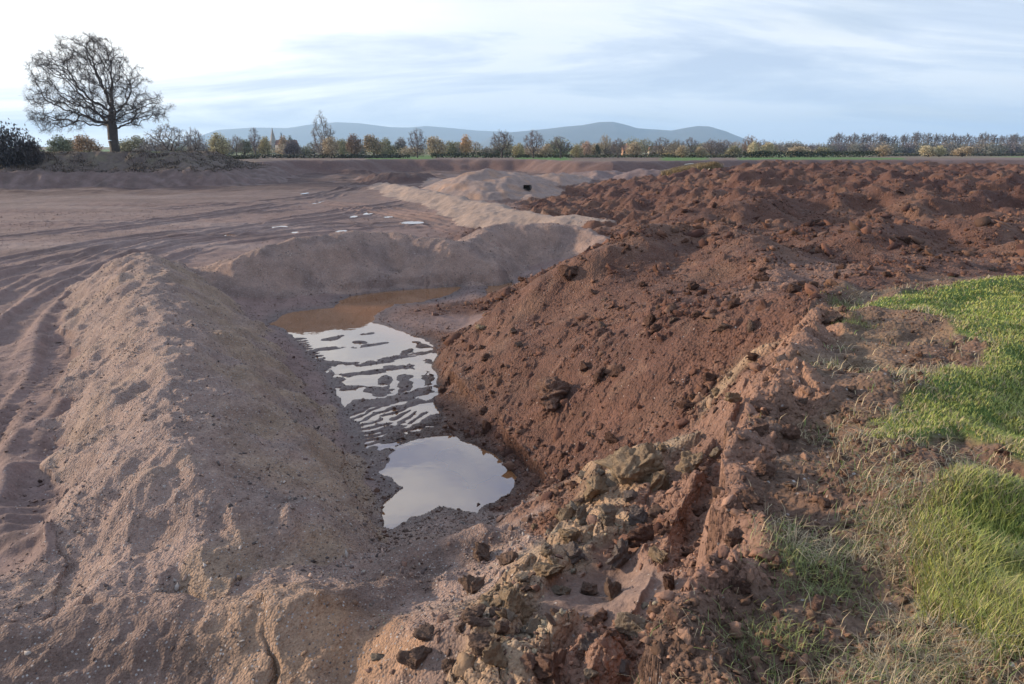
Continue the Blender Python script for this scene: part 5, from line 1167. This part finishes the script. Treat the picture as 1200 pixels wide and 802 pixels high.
# ------------------------------------------------------------------ small things in the pit
def tube_obj(name, pts, r_, mat, label, cat):
    pts = smooth_line(pts, 6); V_, F_ = tubes(pts[:-1], pts[1:], np.full(len(pts) - 1, r_), np.full(len(pts) - 1, r_), 8); return tag(mesh_from(name, V_, F_, mat=mat), label, cat)
pale = flat_mat('weathered_plastic', (.62, .55, .42), .5, .1, 2.0)
pp = []
for a_, b_ in ((802, 192), (812, 191), (822, 194), (832, 199)):
    q, t = hit(a_, b_ + 2); pp.append((q[0], q[1], q[2] + .15))
tube_obj('pipe', pp, .11, pale, 'pale curved pipe lying along the top of the straw-covered mound', 'pipe')
q, t = hit(618, 223); rusty = flat_mat('dark_steel', (.02, .018, .018), .6, .2, 3.0)
bk = empty('digger_bucket', (q[0], q[1], q[2])); tag(bk, 'small black steel digger bucket lying at the foot of the pale heap', 'bucket')
prof = [(-.45, 0), (.35, -.02), (.75, .35), (.8, .8), (.45, 1.15), (-.5, 1.2)]
n_ = len(prof); me = bpy.data.meshes.new('shell')
inn = [(x * .9, z * .9 + .05) for x, z in prof]
vv = [(x, -.8 + 1.6 * k, z) for k in (0, 1) for x, z in prof] + [(x, -.72 + 1.44 * k, z) for k in (0, 1) for x, z in inn]
ff = [(k, k + 1, n_ + k + 1, n_ + k) for k in range(n_ - 1)] + [(2 * n_ + k, 3 * n_ + k, 3 * n_ + k + 1, 2 * n_ + k + 1) for k in range(n_ - 1)] + [tuple(range(n_)), tuple(range(2 * n_ - 1, n_ - 1, -1))] + [tuple(range(3 * n_ - 1, 2 * n_ - 1, -1)), tuple(range(3 * n_, 4 * n_))]
me.from_pydata(vv, [], ff); me.materials.append(rusty); o = bpy.data.objects.new('shell', me); COL.objects.link(o); o.parent = bk
for k in (-.5, -.2, .1, .4): boxmesh('tooth', -.75, -.45, k, k + .1, 0, .1, rusty, bk)
bk.rotation_euler = (0, 0, 1.2); bk.scale = (.45,) * 3
q, t = hit(388, 182.5); sheet = flat_mat('white_sheet', (.8, .8, .8), .5, .05, 2.0)
gx, gy = np.meshgrid(np.linspace(-1.2, 1.2, 14), np.linspace(-.6, .6, 8)); vz = .35 + .18 * perlin((gx * 2).astype(f4), (gy * 2).astype(f4), 5); idx_ = np.arange(14 * 8).reshape(8, 14)
sv = np.stack([gx + q[0], gy + q[1], vz + q[2]], -1).reshape(-1, 3); nv = len(sv); sv = np.concatenate([sv, sv - [0, 0, .03]])
sf = np.stack([idx_[:-1, :-1], idx_[:-1, 1:], idx_[1:, 1:], idx_[1:, :-1]], -1).reshape(-1, 4); ring = np.concatenate([idx_[0, :], idx_[1:, -1], idx_[-1, -2::-1], idx_[-2:0:-1, 0]])
sf = np.concatenate([sf, sf[:, ::-1] + nv, np.stack([ring, ring + nv, np.roll(ring, -1) + nv, np.roll(ring, -1)], -1)])
tag(mesh_from('plastic_sheet', sv, sf, mat=sheet), 'scrap of white plastic sheet on the dark heap by the far pit wall', 'sheet')

# ------------------------------------------------------------------ far hills, real relief 7 to 12 km away
hm = flat_mat('hill_pasture', (.050, .052, .050), 1.0, .3, .002)
def hills(name, label, prof, Y0, depth, seed):
    px = np.linspace(prof[0][0], prof[-1][0], 220); py = np.interp(px, [a for a, b in prof], [b for a, b in prof])
    xs_ = np.array([PD(p, Y0) for p in px]); zt = np.array([ZD(p, Y0) for p in py]); v_ = np.linspace(-1, 1, 40)
    Xh = np.repeat(xs_[None], 40, 0); Yh = Y0 + v_[:, None] * depth + Xh * 0
    cr_ = np.clip(1 - np.abs(v_ + .0) ** 1.3, 0, 1)[:, None]
    nz = fbm((Xh / 1000).astype(f4), (Yh / 1000).astype(f4), .9, 5, seed)
    Zh = zt[None] * cr_ + nz * 70 * cr_ * (1 - cr_) * 2.0; Zh[0] = -20; Zh[-1] = -20
    id_ = np.arange(40 * 220).reshape(40, 220); F_ = np.stack([id_[:-1, :-1], id_[:-1, 1:], id_[1:, 1:], id_[1:, :-1]], -1).reshape(-1, 4)
    tag(mesh_from(name, np.stack([Xh, Yh, Zh], -1).reshape(-1, 3), F_, mat=hm), label, None, None, 'structure')
hills('hills', 'faint blue western hill range behind the church and tall tree', [(170,181),(215,168),(260,152),(300,149.5),(340,150),(365,146),(398,143),(425,144.5),(460,149),(480,149.5),(500,147.5),(530,150),(560,153),(585,154),(620,156),(680,170),(730,181)], 11500, 1500, 1)
hills('hills', 'blue range of hills with two summits in the centre right distance', [(540,181),(575,160),(600,155),(640,151),(660,148.5),(682,146.5),(700,143),(716,142.5),(728,145),(745,150),(765,151.5),(785,153),(800,150),(815,147.5),(828,148),(845,153),(860,160),(875,166),(895,174),(915,181)], 8500, 1100, 2)

# ------------------------------------------------------------------ haze
hb = boxmesh('haze', -12800, 12800, -1500, 13400, -25, 480, None)
hb.data.materials.clear(); m = bpy.data.materials.new('haze_air'); m.use_nodes = True; t = m.node_tree; t.nodes.clear()
mo = N(t, 'ShaderNodeOutputMaterial'); vp = N(t, 'ShaderNodeVolumePrincipled'); vp.inputs['Color'].default_value = (.50, .72, 1.0, 1); vp.inputs['Density'].default_value = 1.0e-4; vp.inputs['Anisotropy'].default_value = .2
L(t, vp.outputs[0], mo.inputs['Volume']); hb.data.materials.append(m); tag(hb, 'thin blue air between the pit and the distant hills', None, None, 'stuff')
print('T %.1f end' % (time.time() - T0))
